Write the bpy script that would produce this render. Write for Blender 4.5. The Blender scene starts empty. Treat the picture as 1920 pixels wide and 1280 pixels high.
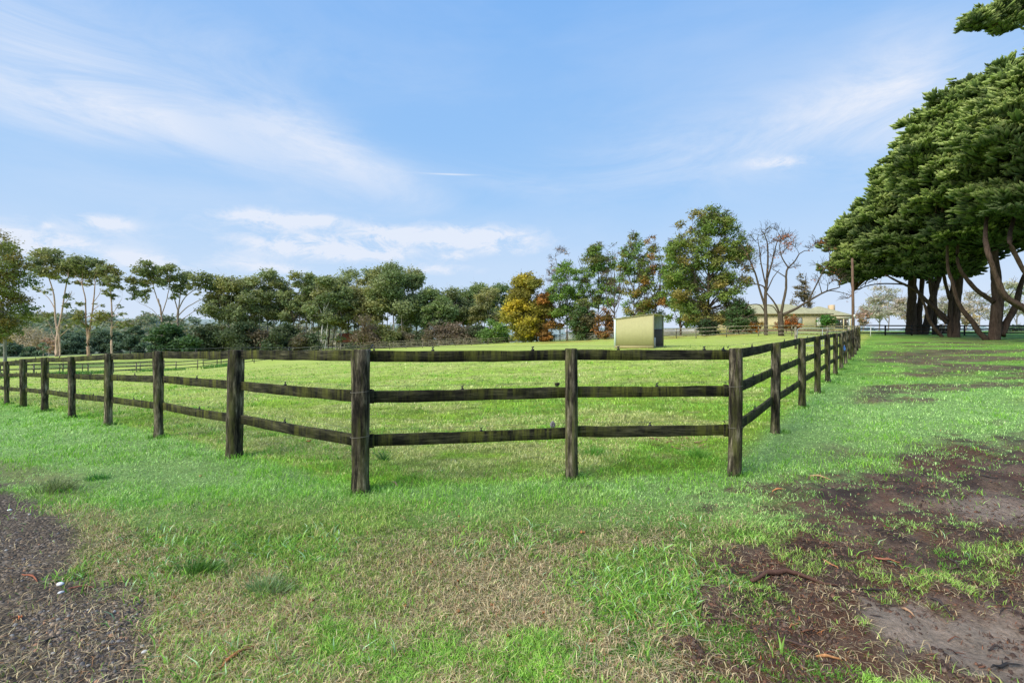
import bpy, math, random
import numpy as np
from math import radians, pi

S = bpy.context.scene
COL = S.collection
RNG = np.random.default_rng(7)
random.seed(7)
F = 900.0      # focal length in photograph pixels
EYE = 1.43
CX, CY = 960.0, 640.0

# ------------------------------------------------------------------ noise
_tab = np.random.default_rng(3).random((256, 256))
def vnoise(x, y, s=0):
    x = np.asarray(x, float) + s*17.31; y = np.asarray(y, float) + s*9.77
    xi = np.floor(x).astype(int); yi = np.floor(y).astype(int)
    fx = x-xi; fy = y-yi
    fx = fx*fx*(3-2*fx); fy = fy*fy*(3-2*fy)
    a = _tab[xi & 255, yi & 255]; b = _tab[(xi+1) & 255, yi & 255]
    c = _tab[xi & 255, (yi+1) & 255]; d = _tab[(xi+1) & 255, (yi+1) & 255]
    return (a*(1-fx)+b*fx)*(1-fy)+(c*(1-fx)+d*fx)*fy
def fbm(x, y, s=0, o=4):
    t = 0; a = .5; n = 0
    for i in range(o):
        t = t + a*vnoise(np.asarray(x)*2**i, np.asarray(y)*2**i, s+i*3); n += a; a *= .5
    return t/n
def sst(a, b, x):
    t = np.clip((np.asarray(x, float)-a)/(b-a), 0, 1); return t*t*(3-2*t)
def lerp(a, b, t): return a+(b-a)*t

# ------------------------------------------------------------------ terrain
def P(px, D, py=None, z=None):       # a point on the bearing of a photo column at depth D
    x = (px-CX)*D/F
    if z is None: z = EYE-(py-CY)*D/F
    return (x, D, z)
LP = [(-1.44-2.058*k, 4.55+1.5*k) for k in range(10)]                 # left run of posts
LZ = [0, -.03, -.07, -.15, -.25, -.32, -.41, -.54, -.62, -.7]
RP = [(2.38+1.63*k, 5.13+2.1*k) for k in range(13)]                    # right run of posts
RZ = [0, .06, .145, .2, .275, .34, .39, .48, .58, .66, .73, .87, .99]
ctrl = [(0,-25,-.1),(0,-6,0),(0,0,0),(-2,2,0),(2,2,0),(0,3.5,0),(-25,-15,-.6),(25,-15,.6),(.56,5,0),(8,4,.1),(14,8,.25),(-9,3,-.1),(-60,-60,-1),(60,-60,1)]
ctrl += [(p[0],p[1],z) for p,z in zip(LP,LZ)] + [(p[0],p[1],z) for p,z in zip(RP,RZ)]
FENCE_L = [(-120,38,716),(0,44,710),(165,55,702),(330,67,695),(440,78,684),(600,92,666),(700,100,656),(915,100,646),(992,102,641),(1150,88,635.5),(1235,68,634.5),(1305,61,634),(1550,56,632)]
ctrl += [P(*a) for a in FENCE_L]
ctrl += [P(1196,35,652.5), P(960,60,655), P(700,50,672), P(1150,60,644)]
ctrl += [P(1860,47,637), P(1790,56,631), P(1650,60,628.5), P(1920,60,628.5), P(1725,64,627), P(1980,38,643), P(2170,29,652)]
ctrl += [P(1450,80,622), P(1600,80,622), P(1430,62,626), P(1326,68,627)]
ctrl += [P(107,112,669), P(300,115,664), P(600,125,655), P(800,130,650), P(1000,120,640), P(-300,90,690)]
ctrl += [P(100,180,666), P(300,190,660), P(60,300,632), P(200,420,602), P(-200,420,600), P(400,450,606), P(800,400,640), P(1200,300,636)]
ctrl += [P(1700,95,620), P(1880,95,621), P(1700,150,630), P(1900,260,634), P(1700,620,616), P(1900,620,616), P(1300,600,620), P(900,650,618), P(400,700,600)]
ctrl += [(900,100,8),(-900,100,10),(0,-900,0),(600,-600,0),(-600,-600,0),(900,900,25),(-900,900,30),(150,-10,4),(-150,0,-5)]
ctrl = np.array(ctrl)
def _phi(r2): return .5*r2*np.log(r2+1e-6)
_c = ctrl[:, :2]/10.0
_n = len(_c)
_K = _phi(((_c[:,None]-_c[None])**2).sum(-1)) + np.eye(_n)*.02
_Pm = np.hstack([np.ones((_n,1)), _c])
_A = np.zeros((_n+3,_n+3)); _A[:_n,:_n] = _K; _A[:_n,_n:] = _Pm; _A[_n:,:_n] = _Pm.T
_w = np.linalg.solve(_A, np.concatenate([ctrl[:,2], np.zeros(3)]))
def base_h(x, y):
    x = np.atleast_1d(np.asarray(x, float)); y = np.atleast_1d(np.asarray(y, float))
    sh = x.shape; x = x.ravel()/10; y = y.ravel()/10
    out = np.empty_like(x)
    for i in range(0, len(x), 100000):
        xa, ya = x[i:i+100000], y[i:i+100000]
        r2 = (xa[:,None]-_c[None,:,0])**2+(ya[:,None]-_c[None,:,1])**2
        out[i:i+100000] = _phi(r2)@_w[:_n]+_w[_n]+_w[_n+1]*xa+_w[_n+2]*ya
    return out.reshape(sh)

MUDX = ([0,2,2.6,2.93,3.25,3.6,4,5,6,8,12,20], [1.0,1.15,1.15,1.25,1.6,2.3,2.6,3.3,4.4,6.5,10,30])
GRVX = ([-10,0,2.0,2.38,2.8,3.2,3.78,4.5,6,8,10], [8,-.2,-1.42,-1.9,-2.3,-2.85,-3.5,-4.4,-6.8,-14,-60])
def masks(x, y):
    """mud, gravel, dry straw, paddock, smooth mud, lane patches"""
    n1 = fbm(x*1.1, y*1.1, 1); n2 = fbm(x*3.2, y*3.2, 5); n3 = fbm(x*.35, y*.35, 9)
    e = np.interp(y, *MUDX)
    n4 = fbm(x*9,y*9,15)
    pt = (n2-.5)*2.6+(n4-.5)*2.2+(n1-.5)*1.6        # patchiness
    fld = (x-e+.33)*.9
    fld = np.minimum(fld, 1.15)*(1-sst(6,9,y)*.95)-sst(4.3,6.2,y)*1.0
    mud = sst(-.22,.28,fld+pt*.42)*sst(-1.0,-.3,x-e)
    # litter patch round the front right corner post
    mud = np.maximum(mud, .8*sst(.95,.35,np.hypot((x-2.6)/1.5,(y-4.6)/.6)+(n2-.5)*1.8+(n4-.5)*1.2))
    # worn patches of the tree lane
    side = (x-2.38)-(y-5.13)*.776         # >0 to the right of the right fence
    lane = sst(.3,1.5,side)*sst(4.8,6,y)
    strk = fbm(x*.22, y*.55, 21)
    mud = np.maximum(mud, lane*sst(.54,.66,strk+.25*(n2-.5)+.15*(n4-.5))*.85)
    mud = np.maximum(mud, sst(1,.5,np.hypot((x-5.8)/2.2,(y-5.6)/1.1)+(n1-.5)*1.5)*.7)
    for px,py,rx,ry in ((1800,653,110,5),(1690,665,60,2.5),(1860,688,80,5),(1880,662,60,3),(1760,676,40,2)):
        D0 = (EYE-1.0)*F/(py-CY) if False else {653:27,665:21,688:17.5,662:22,676:19}[py]
        X0 = (px-CX)*D0/F
        mud = np.maximum(mud, sst(1.1,.5,np.hypot((x-X0)/(rx*D0/F*1.0),(y-D0)/2.0)+(n1-.5)*.9)*.9)
    g = np.interp(y, *GRVX)
    grv = sst(-.12, .22, g-x+(n1-.5)*.55+(n2-.5)*.5)
    grv = grv*(1-sst(6.5,9,y))
    smooth = sst(1, .45, np.hypot((x-2.15)/.62,(y-2.32)/.42)+(n2-.5)*1.0+(n4-.5)*.9)
    smooth = np.maximum(smooth, sst(1,.5,np.hypot((x-4.2)/1.2,(y-3.9)/.55)+(n1-.5)*1.3)*.7)
    # paddock side of the fences
    front = (y-4.55)-(x+1.44)*.152
    lft = (y-4.55)+(x+1.44)*.729
    pad = sst(-.05,.4,np.minimum(np.minimum(front,lft),-side*.79))
    # dry straw in the foreground
    db = sst(3.9,3.2,y+(n1-.5)*.8)
    wedge = sst(-.5,.6,(y-2.35)-(-(x+.6))*.55+(n1-.5)*1.1)*sst(-.3,-1.0,x)     # greener wedge on the left
    gb = sst(1,.4,np.hypot((x-.85)/1.3,(y-2.05)/.42)+(n1-.5)*1.2)
    dry = db*np.clip(sst(.34,.58,n1*.35+n2*.40+n4*.25)*1.25-.65*wedge-.45*gb,0,1)
    dry = np.maximum(dry, .95*sst(.1,-.35,x)*sst(2.75,2.35,y+(n1-.5)*.9)*sst(.32,.5,n2*.5+n4*.5))
    dry = np.maximum(dry, sst(.75,.0,np.abs(x-g-.35+(n1-.5)*.7))*sst(-3.6,-4.8,x)*.9)
    dry = np.maximum(dry, sst(.4,.1,np.abs(x-g-.25+(n1-.5)*.5))*.85)
    return mud, grv, np.clip(dry,0,1), pad, smooth, n1, n2, n3

def micro(x, y, m=None):
    mud = masks(x,y)[0] if m is None else m[0]
    near = sst(30,8,np.hypot(x,y))
    a = (fbm(x*2.3,y*2.3,31)-.5)*.05 + (fbm(x*9,y*9,37,3)-.5)*.026
    return near*(a*(1+1.4*mud)+mud*.02*np.abs(fbm(x*14,y*14,39,3)-.5)*2) + (fbm(x*.12,y*.12,41)-.5)*.25*sst(12,60,np.hypot(x,y))
def ground_z(x, y, m=None):
    return base_h(x,y)+micro(np.atleast_1d(x),np.atleast_1d(y),m)
def gz(x, y): return float(ground_z(np.array([float(x)]), np.array([float(y)]))[0])
def bz(x, y): return float(base_h(np.array([float(x)]), np.array([float(y)]))[0])
def gpt(px, py, zoff=0):     # ground point seen at a photo pixel (near field)
    D = EYE*F/(py-CY)
    for _ in range(6):
        z = bz((px-CX)*D/F, D); D = (EYE-z)*F/(py-CY)
    x = (px-CX)*D/F
    return (x, D, gz(x,D)+zoff)

# ------------------------------------------------------------------ mesh helpers
def np_mesh(name, V, faces, col=None, smooth=False, extra=None):
    """faces: list of int arrays (n,k)"""
    me = bpy.data.meshes.new(name)
    V = np.ascontiguousarray(V, dtype=np.float32)
    me.vertices.add(len(V)); me.vertices.foreach_set('co', V.ravel())
    loops = np.concatenate([f.ravel() for f in faces]).astype(np.int32)
    tot = np.concatenate([np.full(len(f), f.shape[1]) for f in faces]).astype(np.int32)
    start = np.concatenate([[0], np.cumsum(tot)[:-1]]).astype(np.int32)
    me.loops.add(len(loops)); me.loops.foreach_set('vertex_index', loops)
    me.polygons.add(len(tot)); me.polygons.foreach_set('loop_start', start); me.polygons.foreach_set('loop_total', tot)
    if smooth: me.polygons.foreach_set('use_smooth', np.ones(len(tot), bool))
    def addc(nm, c):
        a = me.color_attributes.new(nm, 'FLOAT_COLOR', 'POINT')
        c = np.hstack([c, np.ones((len(c),1))]).astype(np.float32)
        a.data.foreach_set('color', c.ravel())
    if col is not None: addc('Col', col)
    if extra is not None: addc('Mask', extra)
    me.update(calc_edges=True)
    return me
def link(name, me, mat=None, parent=None, loc=None):
    o = bpy.data.objects.new(name, me); COL.objects.link(o)
    if mat is not None: me.materials.append(mat)
    if parent is not None: o.parent = parent
    if loc is not None: o.location = loc
    return o
def tag(o, label=None, cat=None, group=None, kind=None):
    if label: o['label'] = label
    if cat: o['category'] = cat
    if group: o['group'] = group
    if kind: o['kind'] = kind
    return o
def empty(name, loc, label, cat, group=None):
    o = bpy.data.objects.new(name, None); COL.objects.link(o); o.location = loc
    o.empty_display_size = .3
    return tag(o, label, cat, group)

class MB:
    """collects geometry for one mesh"""
    def __init__(s): s.V=[]; s.F=[]; s.n=0; s.C=[]
    def add(s, V, F, c=None):
        V = np.asarray(V, float)
        s.V.append(V); s.F += [np.asarray(f)+s.n for f in F]; s.n += len(V)
        s.C.append(np.tile(c if c is not None else (1,1,1), (len(V),1)) if (c is None or np.ndim(c)==1) else c)
    def box(s, c, size, rot=None, c3=None):
        h = np.array(size)/2
        v = np.array([(x,y,z) for x in (-1,1) for y in (-1,1) for z in (-1,1)])*h
        if rot is not None: v = v@rot.T
        s.add(v+np.array(c), [np.array([(0,1,3,2),(4,6,7,5),(0,4,5,1),(2,3,7,6),(0,2,6,4),(1,5,7,3)])], c3)
    def tube(s, pts, rad, k=8, c=None, cap=True, rough=0, seed=0, flat=None):
        pts = np.asarray(pts, float); n = len(pts)
        rad = np.interp(np.linspace(0,1,n), np.linspace(0,1,len(np.atleast_1d(rad))), np.atleast_1d(rad)) if len(np.atleast_1d(rad))!=n else np.asarray(rad)
        t = np.gradient(pts, axis=0); t /= np.linalg.norm(t,axis=1)[:,None]+1e-9
        m = np.abs(t.mean(0)); ref = np.array([1.0,0,0]) if m[2] > .8 or m[1]>m[0] else np.array([0,1.0,0])
        if m[2] <= .8: ref = np.array([0,0,1.0])
        u = np.cross(t, ref); u /= np.linalg.norm(u,axis=1)[:,None]+1e-9
        w = np.cross(t, u)
        a = np.arange(k)*2*pi/k
        R = rad[:,None]*np.ones((n,k))
        if rough: 
            rr = np.random.default_rng(seed)
            R = R*(1+rough*(rr.random((1,k))-.5)*1.2+rough*(rr.random((n,k))-.5))
        V = pts[:,None,:]+R[:,:,None]*(np.cos(a)[None,:,None]*u[:,None,:]+np.sin(a)[None,:,None]*w[:,None,:])
        V = V.reshape(-1,3)
        i = np.arange(n-1)[:,None]*k; j = np.arange(k)[None,:]; j2 = (j+1)%k
        q = np.stack([i+j, i+j2, i+k+j2, i+k+j], -1).reshape(-1,4)
        fs = [q]
        if cap: fs += [np.arange(k)[None,::-1], (np.arange(k)+(n-1)*k)[None,:]]
        s.add(V, fs, c)
    def mesh(s, name, smooth=False):
        by = {}
        for f in s.F:
            if len(f): by.setdefault(f.shape[1], []).append(f)
        return np_mesh(name, np.vstack(s.V), [np.vstack(v) for v in by.values()], np.vstack(s.C), smooth)
    def build(s, name, mat, parent=None, loc=None, smooth=False):
        if loc is None and parent is not None: pass
        return link(name, s.mesh(name, smooth), mat, parent, loc)
def rotz(a): c,s = math.cos(a), math.sin(a); return np.array([[c,-s,0],[s,c,0],[0,0,1.0]])
def bevel(o, w=.006, seg=1):
    m = o.modifiers.new('bevel','BEVEL'); m.width = w; m.segments = seg; m.limit_method='ANGLE'; return o

# ------------------------------------------------------------------ materials
def mat(name):
    m = bpy.data.materials.new(name); m.use_nodes = True
    nt = m.node_tree; b = nt.nodes['Principled BSDF']
    return m, nt, b
def N(nt, t, **k):
    n = nt.nodes.new(t)
    for a, v in k.items():
        if a.startswith('i_'):
            key = a[2:]
            n.inputs[int(key) if key.isdigit() else key.replace('_',' ')].default_value = v
        else: setattr(n, a, v)
    return n
def L(nt, a, b): nt.links.new(a, b)
def ramp(nt, fac, stops):
    r = nt.nodes.new('ShaderNodeValToRGB')
    while len(r.color_ramp.elements) < len(stops): r.color_ramp.elements.new(.5)
    for e, (p, c) in zip(r.color_ramp.elements, stops):
        e.position = p; e.color = (*c, 1)
    L(nt, fac, r.inputs[0]); return r.outputs[0]
def noise(nt, scale, detail=4, rough=.55, vec=None, sc3=None):
    n = N(nt, 'ShaderNodeTexNoise'); n.inputs['Scale'].default_value = scale
    n.inputs['Detail'].default_value = detail; n.inputs['Roughness'].default_value = rough
    if vec is None: vec = N(nt,'ShaderNodeTexCoord').outputs['Object']
    if sc3 is not None:
        mp = N(nt,'ShaderNodeMapping'); mp.inputs['Scale'].default_value = sc3; L(nt, vec, mp.inputs[0]); vec = mp.outputs[0]
    L(nt, vec, n.inputs['Vector']); return n.outputs[0]
def mix(nt, f, a, b, mode='MIX'):
    m = nt.nodes.new('ShaderNodeMix'); m.data_type='RGBA'; m.blend_type = mode
    for s, v in ((0,f),(6,a),(7,b)):
        if hasattr(v,'is_output') or isinstance(v, bpy.types.NodeSocket): L(nt, v, m.inputs[s])
        else: m.inputs[s].default_value = v if s==0 else (*v,1)
    return m.outputs[2]
def mth(nt, op, a, b=None, c=None):
    m = nt.nodes.new('ShaderNodeMath'); m.operation = op
    for i, v in enumerate((a,b,c)):
        if v is None: continue
        if isinstance(v, bpy.types.NodeSocket): L(nt, v, m.inputs[i])
        else: m.inputs[i].default_value = v
    return m.outputs[0]
def bump(nt, b, h, strength=.5, dist=.02):
    n = N(nt,'ShaderNodeBump'); n.inputs['Strength'].default_value = strength; n.inputs['Distance'].default_value = dist
    L(nt, h, n.inputs['Height']); L(nt, n.outputs[0], b.inputs['Normal']); return n

def leaf_mat(name, trans=.35, rough=.5, spec=.3):
    m, nt, b = mat(name)
    a = N(nt,'ShaderNodeAttribute', attribute_name='Col')
    b.inputs['Roughness'].default_value = rough
    b.inputs['Specular IOR Level'].default_value = spec
    L(nt, a.outputs['Color'], b.inputs['Base Color'])
    t = N(nt,'ShaderNodeBsdfTranslucent')
    tc = mix(nt, 1.0, a.outputs['Color'], (1.15,1.2,.7), 'MULTIPLY'); L(nt, tc, t.inputs[0])
    mx = N(nt,'ShaderNodeMixShader'); mx.inputs[0].default_value = trans
    L(nt, b.outputs[0], mx.inputs[1]); L(nt, t.outputs[0], mx.inputs[2])
    L(nt, mx.outputs[0], nt.nodes['Material Output'].inputs[0])
    return m
M_LEAF = leaf_mat('foliage', .3, .6, .15)
M_GRASS = leaf_mat('grass_blades', .3, .42, .35)
M_STRAW = leaf_mat('dry_straw', .15, .7, .15)
def col_mat(name, rough=.8, spec=.2, nscale=0, namt=.3, bumpd=0, sc3=None):
    m, nt, b = mat(name)
    a = N(nt,'ShaderNodeAttribute', attribute_name='Col').outputs['Color']
    if nscale:
        n = noise(nt, nscale, 5, .65, sc3=sc3)
        r = ramp(nt, n, [(.25,(1-namt,)*3),(.75,(1+namt,)*3)])
        a = mix(nt, 1.0, a, r, 'MULTIPLY')
        if bumpd: bump(nt, b, n, .7, bumpd)
    L(nt, a, b.inputs['Base Color'])
    b.inputs['Roughness'].default_value = rough; b.inputs['Specular IOR Level'].default_value = spec
    return m
M_BARK = col_mat('tree_bark', .95, .05, 7.0, .6, .08, (1,1,.18))
M_STONE = col_mat('pebble_stone', .6, .3, 40, .25)
M_LITTER = col_mat('twig_wood', .7, .25, 60, .45, .004)
M_PAINT = col_mat('painted_surface', .75, .2, 1.2, .06)

def wood_mat(name, dark, mid, moss, pale, mossy=.5, rail=False):
    m, nt, b = mat(name)
    tc = N(nt,'ShaderNodeTexCoord').outputs['Object']
    g3 = (1,1,.14) if not rail else (.16,.16,2.4)
    grain = noise(nt, 24, 7, .72, tc, g3)
    patch = noise(nt, 5.5, 5, .65, tc, (1,1,.35) if not rail else (.5,.5,2.0))
    drip = noise(nt, 13, 5, .75, tc, (1,1,.10))
    big = noise(nt, 1.7, 3, .6, tc)
    fine = noise(nt, 140, 4, .7, tc)
    c = ramp(nt, grain, [(.36,tuple(v*.45 for v in dark)),(.44,dark),(.54,mid),(.66,pale)])
    c = mix(nt, ramp(nt, patch, [(.44,(1,1,1)),(.56,(0,0,0))]), c, tuple(v*.55 for v in dark), 'MIX') if False else c
    dk = ramp(nt, patch, [(.44,(.22,.21,.20)),(.53,(.8,.8,.78)),(.62,(1.25,1.22,1.15))])
    c = mix(nt, .9, c, dk, 'MULTIPLY')
    mk1 = ramp(nt, drip, [(.50-.10*mossy,(0,0,0)),(.60,(1,1,1))])
    mk2 = ramp(nt, big, [(.40,(.15,.15,.15)),(.58,(1,1,1))])
    ms = mth(nt,'MULTIPLY', mth(nt,'MULTIPLY', mk1, mk2), .85)
    c = mix(nt, ms, c, mix(nt, fine, tuple(v*.35 for v in moss), tuple(v*1.3 for v in moss)))
    L(nt, c, b.inputs['Base Color'])
    b.inputs['Roughness'].default_value = .88; b.inputs['Specular IOR Level'].default_value = .15
    h = mth(nt,'ADD', grain, mth(nt,'MULTIPLY', fine, .3))
    bump(nt, b, h, 1.0, .016)
    return m
M_POST = wood_mat('weathered_post_timber', (.036,.031,.023), (.14,.12,.082), (.12,.13,.034), (.38,.335,.24), .4)
M_RAIL = wood_mat('mossy_rail_timber', (.022,.022,.014), (.05,.048,.028), (.13,.14,.025), (.10,.095,.055), .7, True)
M_FARWOOD = wood_mat('grey_fence_timber', (.20,.18,.14), (.34,.30,.23), (.26,.27,.12), (.5,.45,.37), .2)
M_BLACKWOOD = col_mat('dark_fence_paint', .7, .3, 6, .3)
M_PLASTIC = col_mat('black_plastic', .35, .5)
M_METAL = col_mat('galvanised_metal', .45, .5, 20, .15)

# ------------------------------------------------------------------ ground sheet
n = 620
u = np.linspace(-1,1,n); kk = 7.0; A0 = 1000/math.sinh(kk)
gx = A0*np.sinh(kk*u)
X, Y = np.meshgrid(gx, gx+3.2)
xf, yf = X.ravel(), Y.ravel()
mk = masks(xf, yf)
Z = ground_z(xf, yf, mk)
mud, grv, dry, pad, smo, n1, n2, n3 = mk
def C3(*c): return np.array(c)[None,:]
def groundcol(x, y, mk):
    mud, grv, dry, pad, smo, n1, n2, n3 = mk
    c = lerp(C3(.14,.31,.04), C3(.25,.44,.07), sst(.3,.7,n2)[:,None])
    c = lerp(c, C3(.20,.27,.05), (sst(.5,.75,n3)*.6)[:,None])
    # cooler soft turf outside the fence
    cool = sst(3.2,4.4,y+(n1-.5)*1.2)*(1-pad)*sst(16,7,y)
    c = lerp(c, C3(.29,.48,.16), (cool*.85)[:,None])
    # mown paddock with pale clippings
    clip = pad*np.clip(sst(.38,.62,fbm(x*.5,y*.9,51)*.6+fbm(x*3,y*5,53)*.4),0,1)
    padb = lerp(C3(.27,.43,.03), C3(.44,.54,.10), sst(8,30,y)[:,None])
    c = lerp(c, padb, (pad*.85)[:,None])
    c = lerp(c, C3(.52,.54,.19), (clip*.45)[:,None])
    mot = fbm(x*1.7,y*3.4,57)*.5+fbm(x*6,y*11,58)*.5
    c = c*(1+(pad*1.6*(mot-.5)*sst(70,25,y))[:,None])
    c = lerp(c, C3(.16,.115,.05), (pad*sst(.60,.68,mot)*.6*sst(60,20,y))[:,None])
    # leaf fall under the autumn trees
    lf = sst(1,.4,np.hypot((x-19)/20,(y-88)/22))+sst(1,.4,np.hypot((x-26)/12,(y-66)/6))
    c = lerp(c, C3(.30,.20,.05), np.clip(lf*sst(.4,.6,n3*.5+n1*.5)*.8,0,1)[:,None])
    c = lerp(c, lerp(C3(.17,.125,.065),C3(.34,.27,.15),n2[:,None]), (dry*.62)[:,None])
    mc = lerp(C3(.065,.040,.031), C3(.20,.13,.095), sst(.3,.7,fbm(x*6,y*6,17))[:,None])
    mc = lerp(mc, C3(.17,.075,.045), (sst(.5,.68,fbm(x*3,y*3,19))*.7)[:,None])
    c = lerp(c, mc, mud[:,None])
    c = lerp(c, lerp(C3(.40,.30,.245),C3(.52,.41,.345),n2[:,None]), (smo*.92)[:,None])
    c = lerp(c, lerp(C3(.085,.058,.042),C3(.19,.145,.11),n2[:,None]), grv[:,None])
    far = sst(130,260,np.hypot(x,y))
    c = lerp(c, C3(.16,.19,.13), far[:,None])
    c = lerp(c, C3(.33,.40,.42), (sst(300,600,np.hypot(x,y))*.8)[:,None])  # far hills tinted pale blue, distance haze put into the ground colour
    return c
gc = groundcol(xf, yf, mk)
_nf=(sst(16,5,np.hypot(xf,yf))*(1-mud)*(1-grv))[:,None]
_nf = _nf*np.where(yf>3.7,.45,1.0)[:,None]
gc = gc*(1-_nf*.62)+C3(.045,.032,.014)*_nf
idx = np.arange(n*n).reshape(n,n)
q = np.stack([idx[:-1,:-1],idx[:-1,1:],idx[1:,1:],idx[1:,:-1]],-1).reshape(-1,4)
gm, nt, b = mat('ground_soil_and_turf')
at = N(nt,'ShaderNodeAttribute', attribute_name='Col').outputs['Color']
mk_ = N(nt,'ShaderNodeAttribute', attribute_name='Mask').outputs['Color']
sep = N(nt,'ShaderNodeSeparateColor'); L(nt, mk_, sep.inputs[0])
geo = N(nt,'ShaderNodeTexCoord').outputs['Object']
fine = noise(nt, 38, 8, .7, geo); mid = noise(nt, 6, 6, .65, geo); cl = noise(nt, 1.3, 6, .6, geo)
t = mix(nt, 1.0, at, ramp(nt, fine, [(.3,(.5,.5,.45)),(.7,(1.35,1.35,1.3))]), 'MULTIPLY')
t = mix(nt, .8, t, ramp(nt, mid, [(.3,(.7,.72,.7)),(.7,(1.25,1.22,1.2))]), 'MULTIPLY')
t = mix(nt, .8, t, ramp(nt, cl, [(.3,(.82,.84,.8)),(.7,(1.16,1.14,1.1))]), 'MULTIPLY')
vor = N(nt,'ShaderNodeTexVoronoi'); vor.inputs['Scale'].default_value = 55; L(nt, geo, vor.inputs['Vector'])
gcol = ramp(nt, vor.outputs['Color'], [(.1,(.045,.034,.026)),(.4,(.11,.085,.065)),(.7,(.20,.15,.10)),(.95,(.40,.34,.28))])
gf = mth(nt,'MULTIPLY', sep.outputs[1], ramp(nt, mid, [(.35,(.25,.25,.25)),(.55,(.8,.8,.8))]))
t = mix(nt, gf, t, gcol)
L(nt, t, b.inputs['Base Color'])
rg = mth(nt,'SUBTRACT', .95, mth(nt,'MULTIPLY', sep.outputs[2], .42)); L(nt, rg, b.inputs['Roughness'])
b.inputs['Specular IOR Level'].default_value = .25
hh = mth(nt,'ADD', fine, mth(nt,'MULTIPLY', mth(nt,'SUBTRACT',1.0,vor.outputs['Distance']), mth(nt,'MULTIPLY', sep.outputs[1], .8)))
hh = mth(nt,'ADD', hh, mth(nt,'MULTIPLY', noise(nt, 15, 8, .75, geo), mth(nt,'MULTIPLY', sep.outputs[0], 1.5)))
bump(nt, b, hh, 1.0, .035)
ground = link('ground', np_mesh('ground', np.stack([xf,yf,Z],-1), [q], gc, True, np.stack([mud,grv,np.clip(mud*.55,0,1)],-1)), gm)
tag(ground, 'grassy paddock and rough verge rolling away to low hills', 'ground', kind='structure')

# ------------------------------------------------------------------ grass (stuff)
def blades(name, label, x, y, h, w, lean, col, matl, colvar=.2, tipcol=None, flat=0, curl=.5, seed=1, mk=None):
    r = np.random.default_rng(seed); n = len(x)
    z = ground_z(x, y, mk)-.004
    a = r.random(n)*2*pi
    side = np.stack([np.cos(a),np.sin(a),np.zeros(n)],-1)
    la = r.random(n)*2*pi
    ld = np.stack([np.cos(la),np.sin(la),np.zeros(n)],-1)
    B = np.stack([x,y,z],-1)
    lean = lean*(.4+r.random(n))
    up = np.sqrt(np.clip(1-np.clip(lean,0,.97)**2,.02,1))
    mid = B+ld*(h*lean*.35)[:,None]; mid[:,2] += h*up*.62
    tip = B+ld*(h*lean*(1+curl*.3))[:,None]; tip[:,2] += h*up*(1-flat*.3)
    W = (w*.5)[:,None]*side
    V = np.stack([B-W,B+W,mid+W*.85,mid-W*.85,tip],1).reshape(-1,3)
    i = np.arange(n)*5
    Q = np.stack([i,i+1,i+2,i+3],-1); T = np.stack([i+3,i+2,i+4],-1)
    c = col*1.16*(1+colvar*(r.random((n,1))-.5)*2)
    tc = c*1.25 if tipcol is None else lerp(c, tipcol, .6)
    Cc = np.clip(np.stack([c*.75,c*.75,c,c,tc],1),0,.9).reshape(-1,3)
    o = link(name, np_mesh(name, V, [Q,T], Cc), matl)
    return tag(o, label, 'grass', kind='stuff')

def scatter(N, y0, y1, seed, x0=-420, x1=2340):
    """random ground points, denser near the viewer"""
    r = np.random.default_rng(seed)
    py = r.uniform(y0, y1, N); px = r.uniform(x0, x1, N)
    D = EYE*F/(py-CY)
    return (px-CX)*D/F, D, r

# short soft turf
x, y, r = scatter(620000, 672, 1420, 11)
mk = masks(x,y); mud,grv,dry,pad,smo,n1,n2,n3 = mk
keep = r.random(len(x)) < np.clip((1-.95*mud)*(1-.985*grv)*(1-.68*dry)*(1-smo),0,1)
# tufty survivors in the mud
tuft = (fbm(x*5,y*5,61) > .56) & (mud > .3) & (r.random(len(x))<.55) & (smo<.3)
keep |= tuft
x,y = x[keep],y[keep]; mk = [a[keep] for a in mk]; mud,grv,dry,pad,smo,n1,n2,n3 = mk; nn = len(x)
g1 = fbm(x*1.6,y*1.6,71); g2 = fbm(x*.5,y*.5,73)
c = lerp(C3(.12,.31,.03), C3(.32,.56,.09), sst(.38,.62,g1*.6+fbm(x*6,y*6,75)*.4)[:,None])
c = lerp(c, C3(.40,.63,.21), ((1-pad)*sst(3.2,4.3,y+(n1-.5)*1.2)*sst(26,8,y)*.8)[:,None])
c = lerp(c, C3(.34,.57,.04), (pad*sst(.4,.6,g2)*.8)[:,None])
c = lerp(c, C3(.66,.64,.28), (pad*sst(.42,.6,fbm(x*.5,y*.9,51)*.6+fbm(x*3,y*5,53)*.4)*.75)[:,None])
c = lerp(c, C3(.30,.33,.08), (sst(.55,.75,g2)*.5)[:,None])
mot = fbm(x*1.7,y*3.4,57)*.5+fbm(x*6,y*11,58)*.5
c = c*(1+(pad*2.2*(mot-.5))[:,None]); c = lerp(c, C3(.20,.15,.07), (pad*sst(.60,.68,mot)*.6)[:,None]); c=np.clip(c,.01,.85)
c = lerp(c, C3(.36,.36,.12), (dry*.45*(r.random(nn)<.6))[:,None])
hgt = (.018+.022*sst(.4,.7,g1)+.012*r.random(nn))*(1+.35*pad)*np.clip(y/6,1,1.7)
wid = np.clip(.0028,.0011*y,.03)*(.7+.6*r.random(nn))
wid = np.maximum(.0034,.00115*y)*(.6+.8*r.random(nn))
u_=r.random(nn)[:,None]; c=np.where(u_<.14,c*np.array([1.4,1.25,1.6]),c); c=np.where(u_>.80,c*.45,c)
blades('short_grass','short soft green turf over the verge and the paddock',x,y,hgt,wid,np.full(nn,.8),c,M_GRASS,.3,seed=2,mk=mk)

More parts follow.
